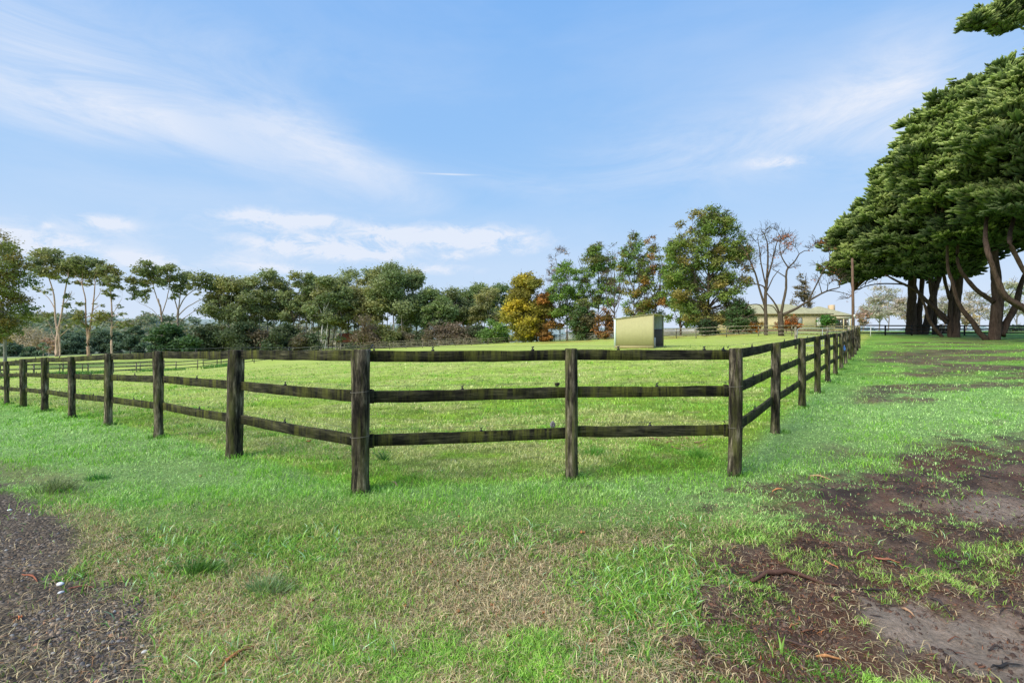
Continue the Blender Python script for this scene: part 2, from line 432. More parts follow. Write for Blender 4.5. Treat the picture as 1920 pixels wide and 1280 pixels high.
# longer broad-leaved tufts
r = np.random.default_rng(21)
def tuft_field(NC, y0, y1, per, seed, cond, x0=-420, x1=2340, spread=.045):
    cx, cy, r = scatter(NC, y0, y1, seed, x0, x1)
    m = masks(cx,cy); k = cond(cx,cy,m,r)
    cx, cy = cx[k], cy[k]
    x = np.repeat(cx,per)+r.normal(0,spread,len(cx)*per)*np.repeat(.6+r.random(len(cx)),per)
    y = np.repeat(cy,per)+r.normal(0,spread,len(cx)*per)
    return x, y, np.repeat(r.random(len(cx)),per), r
def cond1(x,y,m,r):
    g = fbm(x*1.3,y*1.3,81)
    pr = sst(.44,.60,g)*.95+.04
    pr = pr*(1-.8*sst(.25,-.25,x-.1)*sst(2.75,2.45,y+(g-.5)*.8)); pr = np.maximum(pr, .55*sst(-.2,-.7,x)*sst(2.6,2.9,y)*sst(.4,.5,g))
    return (r.random(len(x)) < pr*(1-.985*m[0])*(1-.99*m[1])*(1-.5*m[2])*(1-m[4])*sst(4.0,3.4,y)*(1-m[3]))
x,y,cr,r = tuft_field(15000,970,1480,13,31,cond1)
nn = len(x)
c = lerp(C3(.07,.23,.03),C3(.25,.44,.06),cr[:,None]); c = lerp(c,C3(.42,.60,.36),((r.random(nn)<.13)*.8)[:,None])
c = lerp(c,C3(.42,.32,.15),((r.random(nn)<.10)*.8)[:,None])
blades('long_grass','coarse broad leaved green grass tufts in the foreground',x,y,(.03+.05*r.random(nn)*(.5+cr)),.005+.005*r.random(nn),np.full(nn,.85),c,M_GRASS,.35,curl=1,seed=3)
# tufts in the paddock, along the fences and in the lane
def cond2(x,y,m,r):
    g = fbm(x*.9,y*.9,85)
    side = np.minimum(np.abs((y-4.55)-(x+1.44)*.152),np.abs((y-4.55)+(x+1.44)*.729))
    return (r.random(len(x)) < (sst(.52,.66,g)*.55+.5*sst(.9,.2,side))*(1-.9*m[0])*(1-m[1])*sst(3.6,4.4,y))
x,y,cr,r = tuft_field(15000,682,960,8,37,cond2,spread=.07)
nn = len(x)
c = lerp(C3(.11,.32,.03),C3(.30,.56,.06),cr[:,None])
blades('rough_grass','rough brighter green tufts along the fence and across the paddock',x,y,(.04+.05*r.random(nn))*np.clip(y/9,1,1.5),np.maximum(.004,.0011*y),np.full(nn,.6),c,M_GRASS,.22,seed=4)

# taller grass left uncut round the posts
px_=np.array([q[0] for q in LP[:9]]+[.615]+[q[0] for q in RP[:9]]); py_=np.array([q[1] for q in LP[:9]]+[4.98]+[q[1] for q in RP[:9]])
r=np.random.default_rng(39); k_=np.repeat(np.arange(len(px_)),110); aa=r.uniform(0,2*pi,len(k_)); rd=r.uniform(.07,.17,len(k_))
x=px_[k_]+rd*np.cos(aa); y=py_[k_]+rd*np.sin(aa); nn=len(x)
c=lerp(C3(.06,.17,.02),C3(.20,.38,.06),r.random((nn,1)))
blades('post_grass','longer darker grass growing round the feet of the posts',x,y,.03+.07*r.random(nn),np.maximum(.004,.0011*y),np.full(nn,.5),c,M_GRASS,.25,curl=1,seed=14)
# dry straw and thatch
x,y,r = scatter(420000,940,1480,41)
mk = masks(x,y)
keep = r.random(len(x)) < np.clip((mk[2]*.88+.22)*(1-.9*mk[0])*(1-.93*mk[1])*(1-mk[4])*(1-mk[3]),0,1)
x,y = x[keep],y[keep]; mk=[a[keep] for a in mk]; nn=len(x)
rr = r.random(nn)[:,None]
c = lerp(C3(.26,.18,.10),C3(.66,.54,.31),rr); c = lerp(c,C3(.34,.15,.07),(r.random(nn)[:,None]<.07)*.8)
blades('dry_grass','dead straw coloured thatch among the foreground grass',x,y,(.02+.05*r.random(nn)),.0026+.0022*r.random(nn),np.full(nn,1.1),c,M_STRAW,.3,flat=1,curl=1,seed=5,mk=mk)
# clippings in the paddock
x,y,r = scatter(110000,680,860,43)
mk = masks(x,y)
cf = fbm(x*.5,y*.9,51)*.6+fbm(x*3,y*5,53)*.4
keep = r.random(len(x)) < mk[3]*sst(.44,.6,cf)
x,y = x[keep],y[keep]; nn=len(x)
c = lerp(C3(.36,.34,.12),C3(.62,.60,.28),r.random(nn)[:,None])
blades('mown_clippings','pale mown clippings lying in rows over the paddock',x,y,(.03+.05*r.random(nn)),np.maximum(.003,.0009*y),np.full(nn,1.1),c,M_STRAW,.2,flat=1,seed=6)
# forest litter over the mud
x,y,r = scatter(130000,700,1460,47,1150,2400)
mk = masks(x,y)
keep = r.random(len(x)) < mk[0]*(1-.8*mk[4])*sst(.32,.6,fbm(x*2.5,y*2.5,91))*.9
x,y = x[keep],y[keep]; mk=[a[keep] for a in mk]; nn=len(x)
rr = r.random(nn)[:,None]
c = lerp(C3(.06,.03,.02),C3(.30,.13,.07),rr**2); c = lerp(c,C3(.48,.19,.06),(r.random(nn)[:,None]<.05)*.9)
o = blades('leaf_litter','red brown needles and bark crumbs over the mud',x,y,(.012+.03*r.random(nn))*np.clip(y/5,1,2),.002+.0009*y*r.random(nn),np.full(nn,1.3),c,M_STRAW,.3,flat=1,curl=1,seed=7,mk=mk)
o['category'] = 'leaf litter'

# loose stones and crumbs (stuff)
def crumbs(name,label,cat,x,y,mk,s,pal,p,seed,flat=.6,matl=None):
    r=np.random.default_rng(seed); nn=len(x); z=ground_z(x,y,mk)
    a6=np.arange(5)*2*pi/5; ph=r.random(nn)[:,None]*2*pi
    rad=s[:,None]*(.65+.7*r.random((nn,5)))
    ring=np.stack([x[:,None]+rad*np.cos(a6+ph)*1.15,y[:,None]+rad*np.sin(a6+ph),np.repeat(z[:,None]-.001,5,1)],-1)
    top=np.stack([x[:,None]+rad*.55*np.cos(a6+ph),y[:,None]+rad*.55*np.sin(a6+ph),z[:,None]+s[:,None]*flat*(.6+.8*r.random((nn,5)))],-1)
    V=np.concatenate([ring,top],1).reshape(-1,3); i=(np.arange(nn)*10)[:,None]
    qs=np.concatenate([np.stack([i[:,0]+k,i[:,0]+(k+1)%5,i[:,0]+5+(k+1)%5,i[:,0]+5+k],-1) for k in range(5)])
    ps=i+np.array([5,6,7,8,9])[None]
    pal=np.array(pal); c=pal[r.choice(len(pal),nn,p=p)]*(.75+.5*r.random((nn,1)))
    tag(link(name,np_mesh(name,V,[qs,ps],np.repeat(c,10,0)),matl or M_STONE),label,cat,kind='stuff')
x,y,r = scatter(32000,930,1460,51,-420,420)
mk = masks(x,y)
keep = r.random(len(x)) < mk[1]**1.5*sst(.38,.6,fbm(x*2.5,y*2.5,93)*.7+fbm(x*11,y*11,95)*.3)*.9
x,y = x[keep],y[keep]; mk=[a[keep] for a in mk]
crumbs('gravel','loose mixed gravel stones on the drive edge','gravel',x,y,mk,.0025+.009*r.random(len(x))**3,[(.055,.045,.04),(.11,.085,.07),(.17,.125,.085),(.25,.18,.12),(.13,.12,.115),(.38,.35,.31),(.30,.16,.09)],[.22,.26,.18,.10,.14,.05,.05],52)
x,y,r = scatter(60000,860,1460,55,1150,2400)
mk = masks(x,y)
keep = r.random(len(x)) < mk[0]*(1-.75*mk[4])*sst(.40,.62,fbm(x*2.2,y*2.2,97)*.6+fbm(x*9,y*9,98)*.4)
x,y = x[keep],y[keep]; mk=[a[keep] for a in mk]
crumbs('soil_crumbs','dark crumbly clods of soil trodden up over the mud','soil',x,y,mk,.003+.010*r.random(len(x))**3,[(.05,.03,.022),(.085,.052,.038),(.13,.085,.06),(.16,.075,.045)],[.35,.35,.2,.1],56,.8,M_LITTER)

# ------------------------------------------------------------------ near fence
def post_mesh(h, r, seed, chew=.0, k=14):
    rr = np.random.default_rng(seed)
    zs = np.concatenate([[-.15,0,.05],np.linspace(.12,h-.012,14),[h]])
    pts = np.stack([rr.normal(0,.0015,len(zs)).cumsum()*.7, rr.normal(0,.0015,len(zs)).cumsum()*.7, zs],-1)
    rad = r*(1+.05*rr.normal(0,1,len(zs)).cumsum()/4)
    rad = rad*(1-chew*np.exp(-((zs-.28)/.16)**2)); rad[:3] *= 1.04; rad[-1] *= .93
    a = np.arange(k)*2*pi/k
    ang = 1+.035*rr.normal(0,1,k)+.05*np.cos(2*a+rr.random()*6)
    Rr = rad[:,None]*ang[None]*(1+.012*rr.normal(0,1,(len(zs),k)))
    V = np.stack([pts[:,0,None]+Rr*np.cos(a),pts[:,1,None]+Rr*np.sin(a),np.repeat(zs[:,None],k,1)],-1)
    V[-1,:,2] += rr.normal(0,.0025,k)
    V = V.reshape(-1,3); nz=len(zs)
    i = np.arange(nz-1)[:,None]*k; j=np.arange(k)[None]; j2=(j+1)%k
    q = np.stack([i+j,i+j2,i+k+j2,i+k+j],-1).reshape(-1,4)
    return V,[q,(np.arange(k)+(nz-1)*k)[None]]
def rail_mesh(p0, p1, h, th, seed, sag=.006, nseg=10):
    """board from p0 to p1 (centre line)"""
    rr = np.random.default_rng(seed)
    p0 = np.array(p0); p1 = np.array(p1); d = p1-p0; ln = np.hypot(d[0],d[1])
    nrm = np.array([-d[1],d[0],0])/ln
    t = np.linspace(0,1,nseg+1)
    w1 = rr.normal(0,.0022,nseg+1); w2 = rr.normal(0,.0018,nseg+1)
    bow = rr.uniform(-.012,.012)
    V = []
    for sx, sz in ((-1,-1),(1,-1),(1,1),(-1,1)):
        q = p0[None]+d[None]*t[:,None]+nrm[None]*(sx*th/2+bow*np.sin(pi*t))[:,None]
        q[:,2] += sz*h/2-sag*np.sin(pi*t)+(w1 if sz>0 else w2)
        V.append(q)
    V = np.stack(V,1).reshape(-1,3)
    i = np.arange(nseg)[:,None]*4; j=np.arange(4)[None]; j2=(j+1)%4
    q = np.stack([i+j,i+j2,i+4+j2,i+4+j],-1).reshape(-1,4)
    e = nseg*4
    return V,[q,np.array([[3,2,1,0],[e,e+1,e+2,e+3]])]

FL = np.array([LP[0][0],LP[0][1],bz(*LP[0])])
fence = empty('paddock_fence', FL, 'dark mossy three rail timber fence turning two corners in front of the near paddock', 'fence')
posts = []
for k in range(9,0,-1): posts.append((*LP[k], LZ[k], .072 if k>1 else .098))
posts.append((*LP[0], 0, .084))
posts.append((.615,4.98,0,.062))
posts.append((*RP[0],0,.074))
for k in range(1,13): posts.append((*RP[k], RZ[k], .07))
posts[12] = (3.95,7.2,.06,.07)
CORN = (9,11)
Hh = 1.35
for i,(px_,py_,pz_,pr_) in enumerate(posts):
    zb = gz(px_,py_); 
    h = (pz_+Hh)-zb+ (.006 if i in CORN or i==10 else -.004+.012*random.random())
    V,Fc = post_mesh(h, pr_, 100+i, .0 if 8<=i<=11 else .13)
    V[:,0] += px_-FL[0]+V[:,2]*random.uniform(-.012,.012); V[:,1] += py_-FL[1]; V[:,2] += zb-FL[2]
    mb = MB(); mb.add(V,Fc); o = mb.build('post', M_POST, fence, smooth=True)
    o.data.polygons[len(o.data.polygons)-1].use_smooth = False
# inward normal so that rails sit on the paddock side
ctr = np.array([-2.0,14.0])
spots = []
for i in range(len(posts)-1):
    a = np.array(posts[i][:2]); b_ = np.array(posts[i+1][:2]); d = (b_-a)/np.linalg.norm(b_-a)
    nrm = np.array([-d[1],d[0]]); 
    if np.dot(ctr-(a+b_)/2, nrm) < 0: nrm = -nrm
    off = .045
    fr = 1 if 9<=i<=10 else 0
    ea = posts[i][3]*.55 if i not in CORN else posts[i][3]*.55
    eb = posts[i+1][3]*.55 if (i+1) not in CORN else posts[i+1][3]*.55
    if i not in CORN: ea = -.01
    if (i+1) not in CORN: eb = -.01 + .014
    A_ = a+d*ea+nrm*off; B_ = b_-d*eb+nrm*off
    for lev,(hz,hh_) in enumerate(((1.292,.108),(.905,.112),(.482,.112))):
        za = posts[i][2]+hz+random.uniform(-.006,.006); zb_ = posts[i+1][2]+hz+random.uniform(-.006,.006)
        V,Fc = rail_mesh((*A_,za),(*B_,zb_),hh_,.038,1000+i*3+lev)
        V = V-FL
        mb = MB(); mb.add(V,Fc); o = mb.build('rail', M_RAIL, fence); bevel(o,.004)
        for tt in ((.5,) if lev else (.33,.86) if fr else (.45,)):
            tt += random.uniform(-.06,.06)
            q0 = np.array([*(A_+(B_-A_)*tt), za+(zb_-za)*tt+hh_/2-.006*math.sin(pi*tt)])
            spots.append((q0, math.atan2(d[1],d[0]), i))
# insulators and hot wire
for q0, ang, i in spots:
    mb = MB(); R3 = rotz(ang); q1 = q0-FL
    mb.box(q1+(0,0,.006),(.03,.018,.014),R3,(.012,.012,.012))
    mb.tube([q1+(0,0,.01),q1+(0,0,.034)],[.007,.005],6,(.012,.012,.012))
    mb.tube([q1+(0,0,.03)+R3@np.array((-.012,0,0)),q1+(0,0,.036)+R3@np.array((.014,0,0))],[.006,.006],6,(.012,.012,.012))
    mb.build('insulator', M_PLASTIC, fence)
for i in range(len(posts)-1):
    for hz in (1.292+.054+.036,.905+.056+.036,.482+.056+.036):
        a = np.array(posts[i][:2]); b_ = np.array(posts[i+1][:2]); d=(b_-a)/np.linalg.norm(b_-a)
        nrm = np.array([-d[1],d[0]]); 
        if np.dot(ctr-(a+b_)/2, nrm) < 0: nrm = -nrm
        if i>14: continue
        A_ = np.array([*(a+nrm*.085),posts[i][2]+hz])-FL; B_=np.array([*(b_+nrm*.085),posts[i+1][2]+hz])-FL
        mb = MB(); mb.tube([A_,(A_+B_)/2-(0,0,.006),B_],[.0013]*3,4,(.10,.10,.10)); mb.build('wire', M_METAL, fence)
# end insulators, rubber lumps, wire ties on the two front corner posts
def lump(bm, c, s, seed, col, nb=7):
    rr = np.random.default_rng(seed)
    for _ in range(nb):
        d = rr.normal(0,1,3)*np.array(s)*.42
        p = np.array(c)+d
        a = rr.normal(0,1,3); a/=np.linalg.norm(a); l = np.mean(s)*.5
        bm.tube([p-a*l*.7,p,p+a*l*.7],[l*.25,l*.5,l*.22],6,col)
for (i,zz,sx,sc) in ((9,1.352,.105,.045),(9,.975,.10,.018),(9,.57,.10,.018),(11,1.352,-.105,.040),(11,.985,-.09,.018),(11,.565,-.10,.020)):
    mb = MB(); c0 = np.array([posts[i][0]+sx,posts[i][1]+.02,zz])-FL
    lump(mb,c0,(sc,sc*.8,sc*.7),40+i+int(zz*10),(.012,.012,.013)); mb.build('insulator', M_PLASTIC, fence)
for i in CORN:
    for zz in (.955,.535) if i==9 else (.955,.52):
        a = np.linspace(0,2*pi,20); r_ = posts[i][3]*1.06
        pts = np.stack([posts[i][0]+r_*np.cos(a),posts[i][1]+r_*np.sin(a),zz+.006*np.cos(a)],-1)-FL
        mb = MB(); mb.tube(pts,[.0016],4,(.22,.2,.16)); mb.build('wire_tie', M_METAL, fence)
for k,(i,sgn) in enumerate(((9,1),(11,-1))):     # short cleats that hold the rail ends
    for hz in (.905,.482):
        d = np.array([posts[10][0]-posts[i][0],posts[10][1]-posts[i][1]]); d/=np.linalg.norm(d)
        c0 = np.array([*(np.array(posts[i][:2])+d*(posts[i][3]+.02)+np.array([0,.012])),hz])-FL
        mb = MB(); mb.box(c0,(.045,.03,.13),rotz(math.atan2(d[1],d[0])),(1,1,1)); bevel(mb.build('cleat',M_RAIL,fence),.003)

# things resting on the fence
def cone_obj(name, p, s, label, col, cat, seed):
    mb = MB(); rr = np.random.default_rng(seed)
    for k in range(60):
        t_ = (k+.5)/60; ph = k*2.399
        rad = s*.55*math.sin(pi*min(1,.18+t_*.86))**.7
        c = np.array([rad*math.cos(ph),rad*math.sin(ph),t_*s*1.5])
        d = np.array([math.cos(ph),math.sin(ph),.5]); d/=np.linalg.norm(d)
        mb.tube([c*np.array([.2,.2,1]),c*np.array([.75,.75,1]),c+d*s*.16],[s*.05,s*.12,s*.05],5,np.array(col)*(.6+.8*rr.random()))
    o = mb.build(name, M_LITTER, None, p); tag(o,label,cat); return o
def rail_top(px, lev):
    hz = (1.292,.905,.482)[lev]+.056
    t_ = (px-675)/(1071-675); D = lerp(4.55,4.98,t_)
    return ((px-CX)*D/F, D+.05, hz)
cone_obj('pine_cone', rail_top(1037,2), .042,'open grey pine cone standing on the bottom rail beside the slim front post',(.26,.24,.25),'pine cone',1)
o=cone_obj('pine_cone', rail_top(1042,1), .034,'dark pine cone on the middle rail beside the slim front post',(.03,.026,.024),'pine cone',2); o.rotation_euler=(.0,1.2,.3); o.location.z += .014
mb = MB(); bp = (15.75,22.6-.2); 
zz = RZ[6]
Lb = (13.06, 18.93, 1.27)
for k in range(7): pass
rr_ = np.random.default_rng(5)
gxn = np.linspace(0,1,7)
V=[];
for i_ in range(7):
    for j_ in range(5):
        V.append((-.02+.09*(i_/6)*(1-.5*abs(j_/4-.5)), -.03+.02*math.sin(i_*1.4+j_), -.20*j_/4+.012*math.sin(i_*2)))
V=np.array(V); qf=np.array([(i_*5+j_,(i_+1)*5+j_,(i_+1)*5+j_+1,i_*5+j_+1) for i_ in range(6) for j_ in range(4)])
mb.add(V,[qf],(.10,.24,.62)); o = mb.build('plastic_sheet', M_PAINT, None, Lb, True)
m_ = o.modifiers.new('s','SOLIDIFY'); m_.thickness=.012
tag(o,'small scrap of blue plastic caught on the rail among the receding right hand posts','sheet')

# ------------------------------------------------------------------ far fences
def fence_run(name, label, pts, hgt, nr, spacing, matp, matr, pr=.055, rh=.10, cp=(1,1,1)):
    """pts: ground points along the run"""
    pts = [np.array(p[:2]) for p in pts]
    root = empty(name,(pts[0][0],pts[0][1],bz(*pts[0])),label,'fence')
    R0 = np.array(root.location)
    # resample
    ps=[pts[0]]
    for a,b in zip(pts[:-1],pts[1:]):
        ln=np.linalg.norm(b-a); m=max(1,int(round(ln/spacing)))
        ps += [a+(b-a)*(k+1)/m for k in range(m)]
    ps=ps[:99]
    rr=np.random.default_rng(len(ps))
    tops=[]
    for p in ps:
        z=bz(*p); tops.append(z)
        mb=MB(); c=np.array([p[0],p[1],0])-R0; c[2]=z-R0[2]
        h = hgt+rr.normal(0,.015)
        mb.tube([c-(0,0,.1),c+(0,0,h*.5),c+(0,0,h)],[pr]*3,7,cp,rough=.12,seed=int(p[0]*10)&1023)
        mb.build('post',matp,root)
    for i,(a,b) in enumerate(zip(ps[:-1],ps[1:])):
        for k in range(nr):
            hz = hgt-rh/2-.02-(hgt-.35)*k/(nr-1 if nr>1 else 1)*.93
            d=(b-a)/np.linalg.norm(b-a); nn_=np.array([-d[1],d[0]]); 
            if nn_[1]>0: nn_=-nn_
            off=nn_*(pr+.015)
            V,Fc=rail_mesh((*(a+off),tops[i]+hz+rr.normal(0,.01)),(*(b+off),tops[i+1]+hz+rr.normal(0,.01)),rh,.035,i*7+k,0,3)
            if not isinstance(root.get('rails'),int): root['rails']=0
            root['rails']+=1
            mb=MB(); mb.add(V-R0,Fc,cp)
            if root['rails']<=96: mb.build('rail',matr,root)
            else: rest.setdefault(name+label,[root,matr,[]])[2].append((V-R0,Fc,cp))
    return root
rest={}
fl=[P(*a) for a in FENCE_L]
fence_run('boundary_fence','grey three rail fence running down the left side of the paddock',fl[0:5],1.35,3,3.4,M_FARWOOD,M_FARWOOD,.07,.12)
fence_run('boundary_fence','thin brown and grey fence along the far edge of the paddock below the gum trees',fl[4:9],1.3,3,3.6,M_FARWOOD,M_FARWOOD,.075,.11)
fence_run('boundary_fence','brown fence under the yellow and orange trees left of the shelter',fl[8:11],1.3,3,3.6,M_FARWOOD,M_FARWOOD,.07,.11)
fence_run('boundary_fence','pale timber fence between the shelter and the cream house',fl[10:],1.35,3,3.2,M_FARWOOD,M_FARWOOD,.06,.10)
fence_run('lane_fence','second grey fence behind the far paddock fence, across the lane',[(p[0]-2,p[1]+9) for p in fl[3:8]],1.6,3,4.2,M_FARWOOD,M_FARWOOD,.07,.10)
fence_run('lane_fence','grey fence standing outside the left paddock fence',[(p[0]-6,p[1]+6) for p in fl[0:4]],1.4,3,4.0,M_FARWOOD,M_FARWOOD,.06,.11)
fence_run('yard_fence','near black three rail fence behind the cypress trunks',[P(1609,60,628.5),P(1660,60,628.5),P(1858,60,628.5),P(1990,60,628.5)],1.3,3,3.6,M_BLACKWOOD,M_BLACKWOOD,.09,.15,(.012,.010,.010))
fence_run('yard_fence','short dark timber yard fence in front of the cream house',[P(1552,52,630),P(1600,50,630),P(1611,46,631)],1.45,3,2.2,M_FARWOOD,M_FARWOOD,.075,.13,(1,1,1))
for k,(root,mt,lst) in rest.items():
    mb=MB()
    for V,Fc,c in lst: mb.add(V,Fc,c)
    tag(mb.build('rail',mt,root),kind='stuff')
for o in COL.objects:
    if 'rails' in o.keys(): del o['rails']
# tubular gate
gp=P(1495,31,z=0); gz0=bz(gp[0],gp[1]); 
gate=empty('metal_gate',(gp[0],gp[1],gz0),'grey tubular steel gate behind the receding right hand posts','gate')
gw=3.6; gdir=rotz(math.radians(8))
def gl(x,z): return gdir@np.array([x,0,z])
mb=MB(); fr_=[gl(0,.2),gl(0,1.15),gl(.05,1.27),gl(.18,1.32),gl(gw,1.32),gl(gw,.2),gl(0,.2)]
mb.tube(fr_,[.022],8,(.42,.44,.46)); mb.build('frame',M_METAL,gate,smooth=True)
for zz in (.5,.8,1.06):
    mb=MB(); mb.tube([gl(.02,zz),gl(gw-.02,zz)],[.014],6,(.42,.44,.46)); mb.build('bar',M_METAL,gate)
mb=MB(); mb.tube([gl(1.8,.22),gl(1.8,1.3)],[.014],6,(.42,.44,.46)); mb.build('upright',M_METAL,gate)
for xx in (-.12,gw+.12):
    mb=MB(); mb.tube([gl(xx,-.1),gl(xx,1.4)],[.075],8,(1,1,1),rough=.1); mb.build('gate_post',M_FARWOOD,gate)
# white tread-in post
a=P(1632,57,z=0); o_z=bz(a[0],a[1]); mb=MB(); mb.tube([(0,0,-.1),(.06,0,1.25)],[.035,.03],6,(.7,.7,.68)); mb.box((.02,0,.22),(.14,.03,.03),None,(.7,.7,.68))
tag(mb.build('marker_post',M_PAINT,None,(a[0],a[1],o_z)),'thin white marker post in front of the black fence','marker post')

# ------------------------------------------------------------------ field shelter
def corr(mb, p0, ux, w, h0, h1, col, per=.2, dep=.012, inv=1):
    """ribbed sheet wall from p0 along ux, heights h0->h1"""
    n_=int(w/(per/5)); ts=np.linspace(0,w,n_+1)
    nrm=np.array([-ux[1],ux[0],0])
    ph=(ts%per)/per
    off=np.where(ph<.16,dep,0.0)*inv
    bot=np.array(p0)[None]+ts[:,None]*ux[None]+off[:,None]*nrm[None]
    top=bot.copy(); top[:,2]+=h0+(h1-h0)*ts/w
    V=np.stack([bot,top],1).reshape(-1,3); i=np.arange(n_)*2
    mb.add(V,[np.stack([i,i+2,i+3,i+1],-1)],col)
sp=np.array([7.60,35.45,0]); sz=bz(sp[0]+1.6,sp[1])-.02
sh=empty('field_shelter',(sp[0],sp[1],sz),'olive sheet metal horse shelter with a skillion roof standing in the paddock','shelter')
OL=(.40,.38,.19); YW=math.radians(-32); UX=rotz(YW)@np.array([1,0,0.]); UY=rotz(YW)@np.array([.0,1,0.])
Wd=2.83; Dp=2.6; Hl=2.14; Hr=2.42
mb=MB(); corr(mb,UX*.02,UX,Wd,Hl,Hr,OL,.24,.012,-1)
o=mb.build('front_wall',col_mat('olive_sheet_steel',.9,.05,2.5,.06),sh); OLM=o.data.materials[0]; m_=o.modifiers.new('s','SOLIDIFY'); m_.thickness=.004
mb=MB(); corr(mb,UY*Dp+UX*.02,UX,Wd,Hl,Hr,(.50,.55,.55),.2,.012,1); o=mb.build('back_wall',OLM,sh)
mb=MB(); corr(mb,UY*.02,UY,Dp,Hl,Hl,(.55,.62,.60),.2,.012,1); o=mb.build('side_wall',OLM,sh)
mb=MB(); mb.box(UX*.0+np.array([0,-.02,Hl/2]),(.14,.05,Hl-.01),rotz(YW),(.62,.70,.66)); mb.build('corner_flashing',OLM,sh)
mb=MB()
a0=UX*-.12-UY*.08+np.array([0,0,Hl+.0]); b0=UX*(Wd+.06)-UY*.08+np.array([0,0,Hr+.02]); a1=a0+UY*(Dp+.2); b1=b0+UY*(Dp+.2)+UX*.05
b0m=b0
V=np.array([a0,b0,b1,a1,a0+(0,0,.035),b0+(0,0,.035),b1+(0,0,.035),a1+(0,0,.035)])
mb.add(V,[np.array([(0,3,2,1),(4,5,6,7),(0,1,5,4),(1,2,6,5),(2,3,7,6),(3,0,4,7)])],(.42,.40,.20)); mb.build('roof',OLM,sh)
mb=MB(); mb.box(UX*(Wd/2)-UY*.03+np.array([0,0,.10]),(Wd,.05,.16),rotz(YW),(.42,.36,.17)); mb.build('base_board',OLM,sh)
mb=MB(); mb.box(UX*Wd*.5+UY*(Dp-.06)+np.array([0,0,.72]),(Wd-.1,.03,1.4),rotz(YW),(.12,.10,.09)); mb.build('lining_board',M_PAINT,sh)
for nm_,pp,hh_ in (('frame_post',UX*(Wd),Hr),('frame_post',UX*(Wd)+UY*Dp,Hr)):
    mb=MB(); mb.tube([pp+np.array([0,0,-.05]),pp+np.array([0,0,hh_])],[.05],6,(.30,.27,.16)); mb.build(nm_,M_PAINT,sh)
mb=MB(); mb.box(UX*(Wd-.2)+UY*1.0+np.array([0,0,.40]),(.04,.6,.8),rotz(YW),(.50,.44,.42)); mb.build('inner_panel',M_PAINT,sh)

# ------------------------------------------------------------------ house
DH=80.0
def hx(px,D=DH): return (px-CX)*D/F
hz0=bz(hx(1480),DH)-.1
CREAM=(.93,.78,.46)
ROOF=col_mat('mossy_roof_tiles',.95,.05,2.5,.3,.03)
GLASS,nt,b=mat('window_glass'); b.inputs['Base Color'].default_value=(.10,.12,.12,1); b.inputs['Roughness'].default_value=.08; b.inputs['Specular IOR Level'].default_value=.8
CURT,nt,b=mat('curtain'); nz_=noise(nt,6,3,.5,None,(6,1,.2)); L(nt,ramp(nt,nz_,[(.3,(.5,.52,.52)),(.7,(.8,.8,.78))]),b.inputs['Base Color'])
house=empty('farm_house',(hx(1366),DH,hz0),'long cream farmhouse with a mossy tiled hip roof behind the bare trees','house')
H0=np.array(house.location)
def hb(nm,x0,x1,y0,y1,z0,z1,c,m=M_PAINT,par=None):
    mb=MB(); mb.box(np.array([(x0+x1)/2,(y0+y1)/2,(z0+z1)/2])-H0,(x1-x0,y1-y0,z1-z0),None,c); return mb.build(nm,m,par or house)
EV=5.95; 
hb('wall',hx(1366),hx(1557),DH,DH+9,hz0-.3,EV,CREAM)
hb('wall',hx(1557)+.01,hx(1611),DH+1.6,DH+8,hz0-.3,EV-.15,CREAM)
hb('plinth',hx(1366)-.02,hx(1557)+.02,DH-.06,DH-.003,hz0-.3,hz0+.35,(.30,.2,.14))
def hip(nm,x0,x1,y0,y1,ze,zr,ov=.55):
    ov*=.6; x0-=ov;x1+=ov;y0-=ov;y1+=ov; d=(y1-y0)/2; ym=(y0+y1)/2
    V=np.array([(x0,y0,ze),(x1,y0,ze),(x1,y1,ze),(x0,y1,ze),(x0+d,ym,zr),(x1-d,ym,zr)])-H0
    mb=MB(); mb.add(V,[np.array([(0,1,5,4),(2,3,4,5)]),np.array([(1,2,5),(3,0,4)])],(.46,.43,.25)); o=mb.build(nm,ROOF,house)
    V2=np.array([(x0,y0,ze-.16),(x1,y0,ze-.16),(x1,y1,ze-.16),(x0,y1,ze-.16)])-H0
    mb=MB(); mb.box(np.array([(x0+x1)/2,y0,ze-.09])-H0,(x1-x0,.12,.17),None,(.40,.33,.18)); mb.build('gutter',M_PAINT,house)
    mb=MB(); mb.box(np.array([(x0+x1)/2,(y0+y1)/2,ze-.03])-H0,(x1-x0-.2,y1-y0-.2,.02),None,(.55,.45,.25)); mb.build('soffit',M_PAINT,house)
hip('roof',hx(1366),hx(1557),DH,DH+9,EV+.12,8.0)
hip('roof',hx(1530),hx(1608),DH+1.6,DH+8,EV-.05,7.6,.5)
def window(x0,x1,z0,z1,y,fc=(.13,.12,.07),curt=True):
    par=hb('window',x0-.1,x1+.1,y-.06,y-.004,z0-.1,z1+.1,fc)
    w=hb('pane',x0,x1,y-.075,y-.063,z0,z1,(1,1,1),CURT if curt else GLASS,par)
    w.matrix_parent_inverse.identity(); 
    hb('mullion',(x0+x1)/2-.035,(x0+x1)/2+.035,y-.10,y-.078,z0,z1,fc,M_PAINT,par)
def zz_(py,D=DH): return EYE-(py-CY)*D/F
window(hx(1488),hx(1503),zz_(612),zz_(596),DH)
window(hx(1531),hx(1548),zz_(612),zz_(596),DH)
window(hx(1380),hx(1391),zz_(615),zz_(603),DH,(.5,.42,.25))
window(hx(1410),hx(1420),zz_(615),zz_(603),DH,(.5,.42,.25),False)
for a_,b__ in ((1567,1573),(1575,1584),(1587,1597)): window(hx(a_,DH+1.6),hx(b__,DH+1.6),zz_(613),zz_(598),DH+1.6,(.10,.07,.05),False)
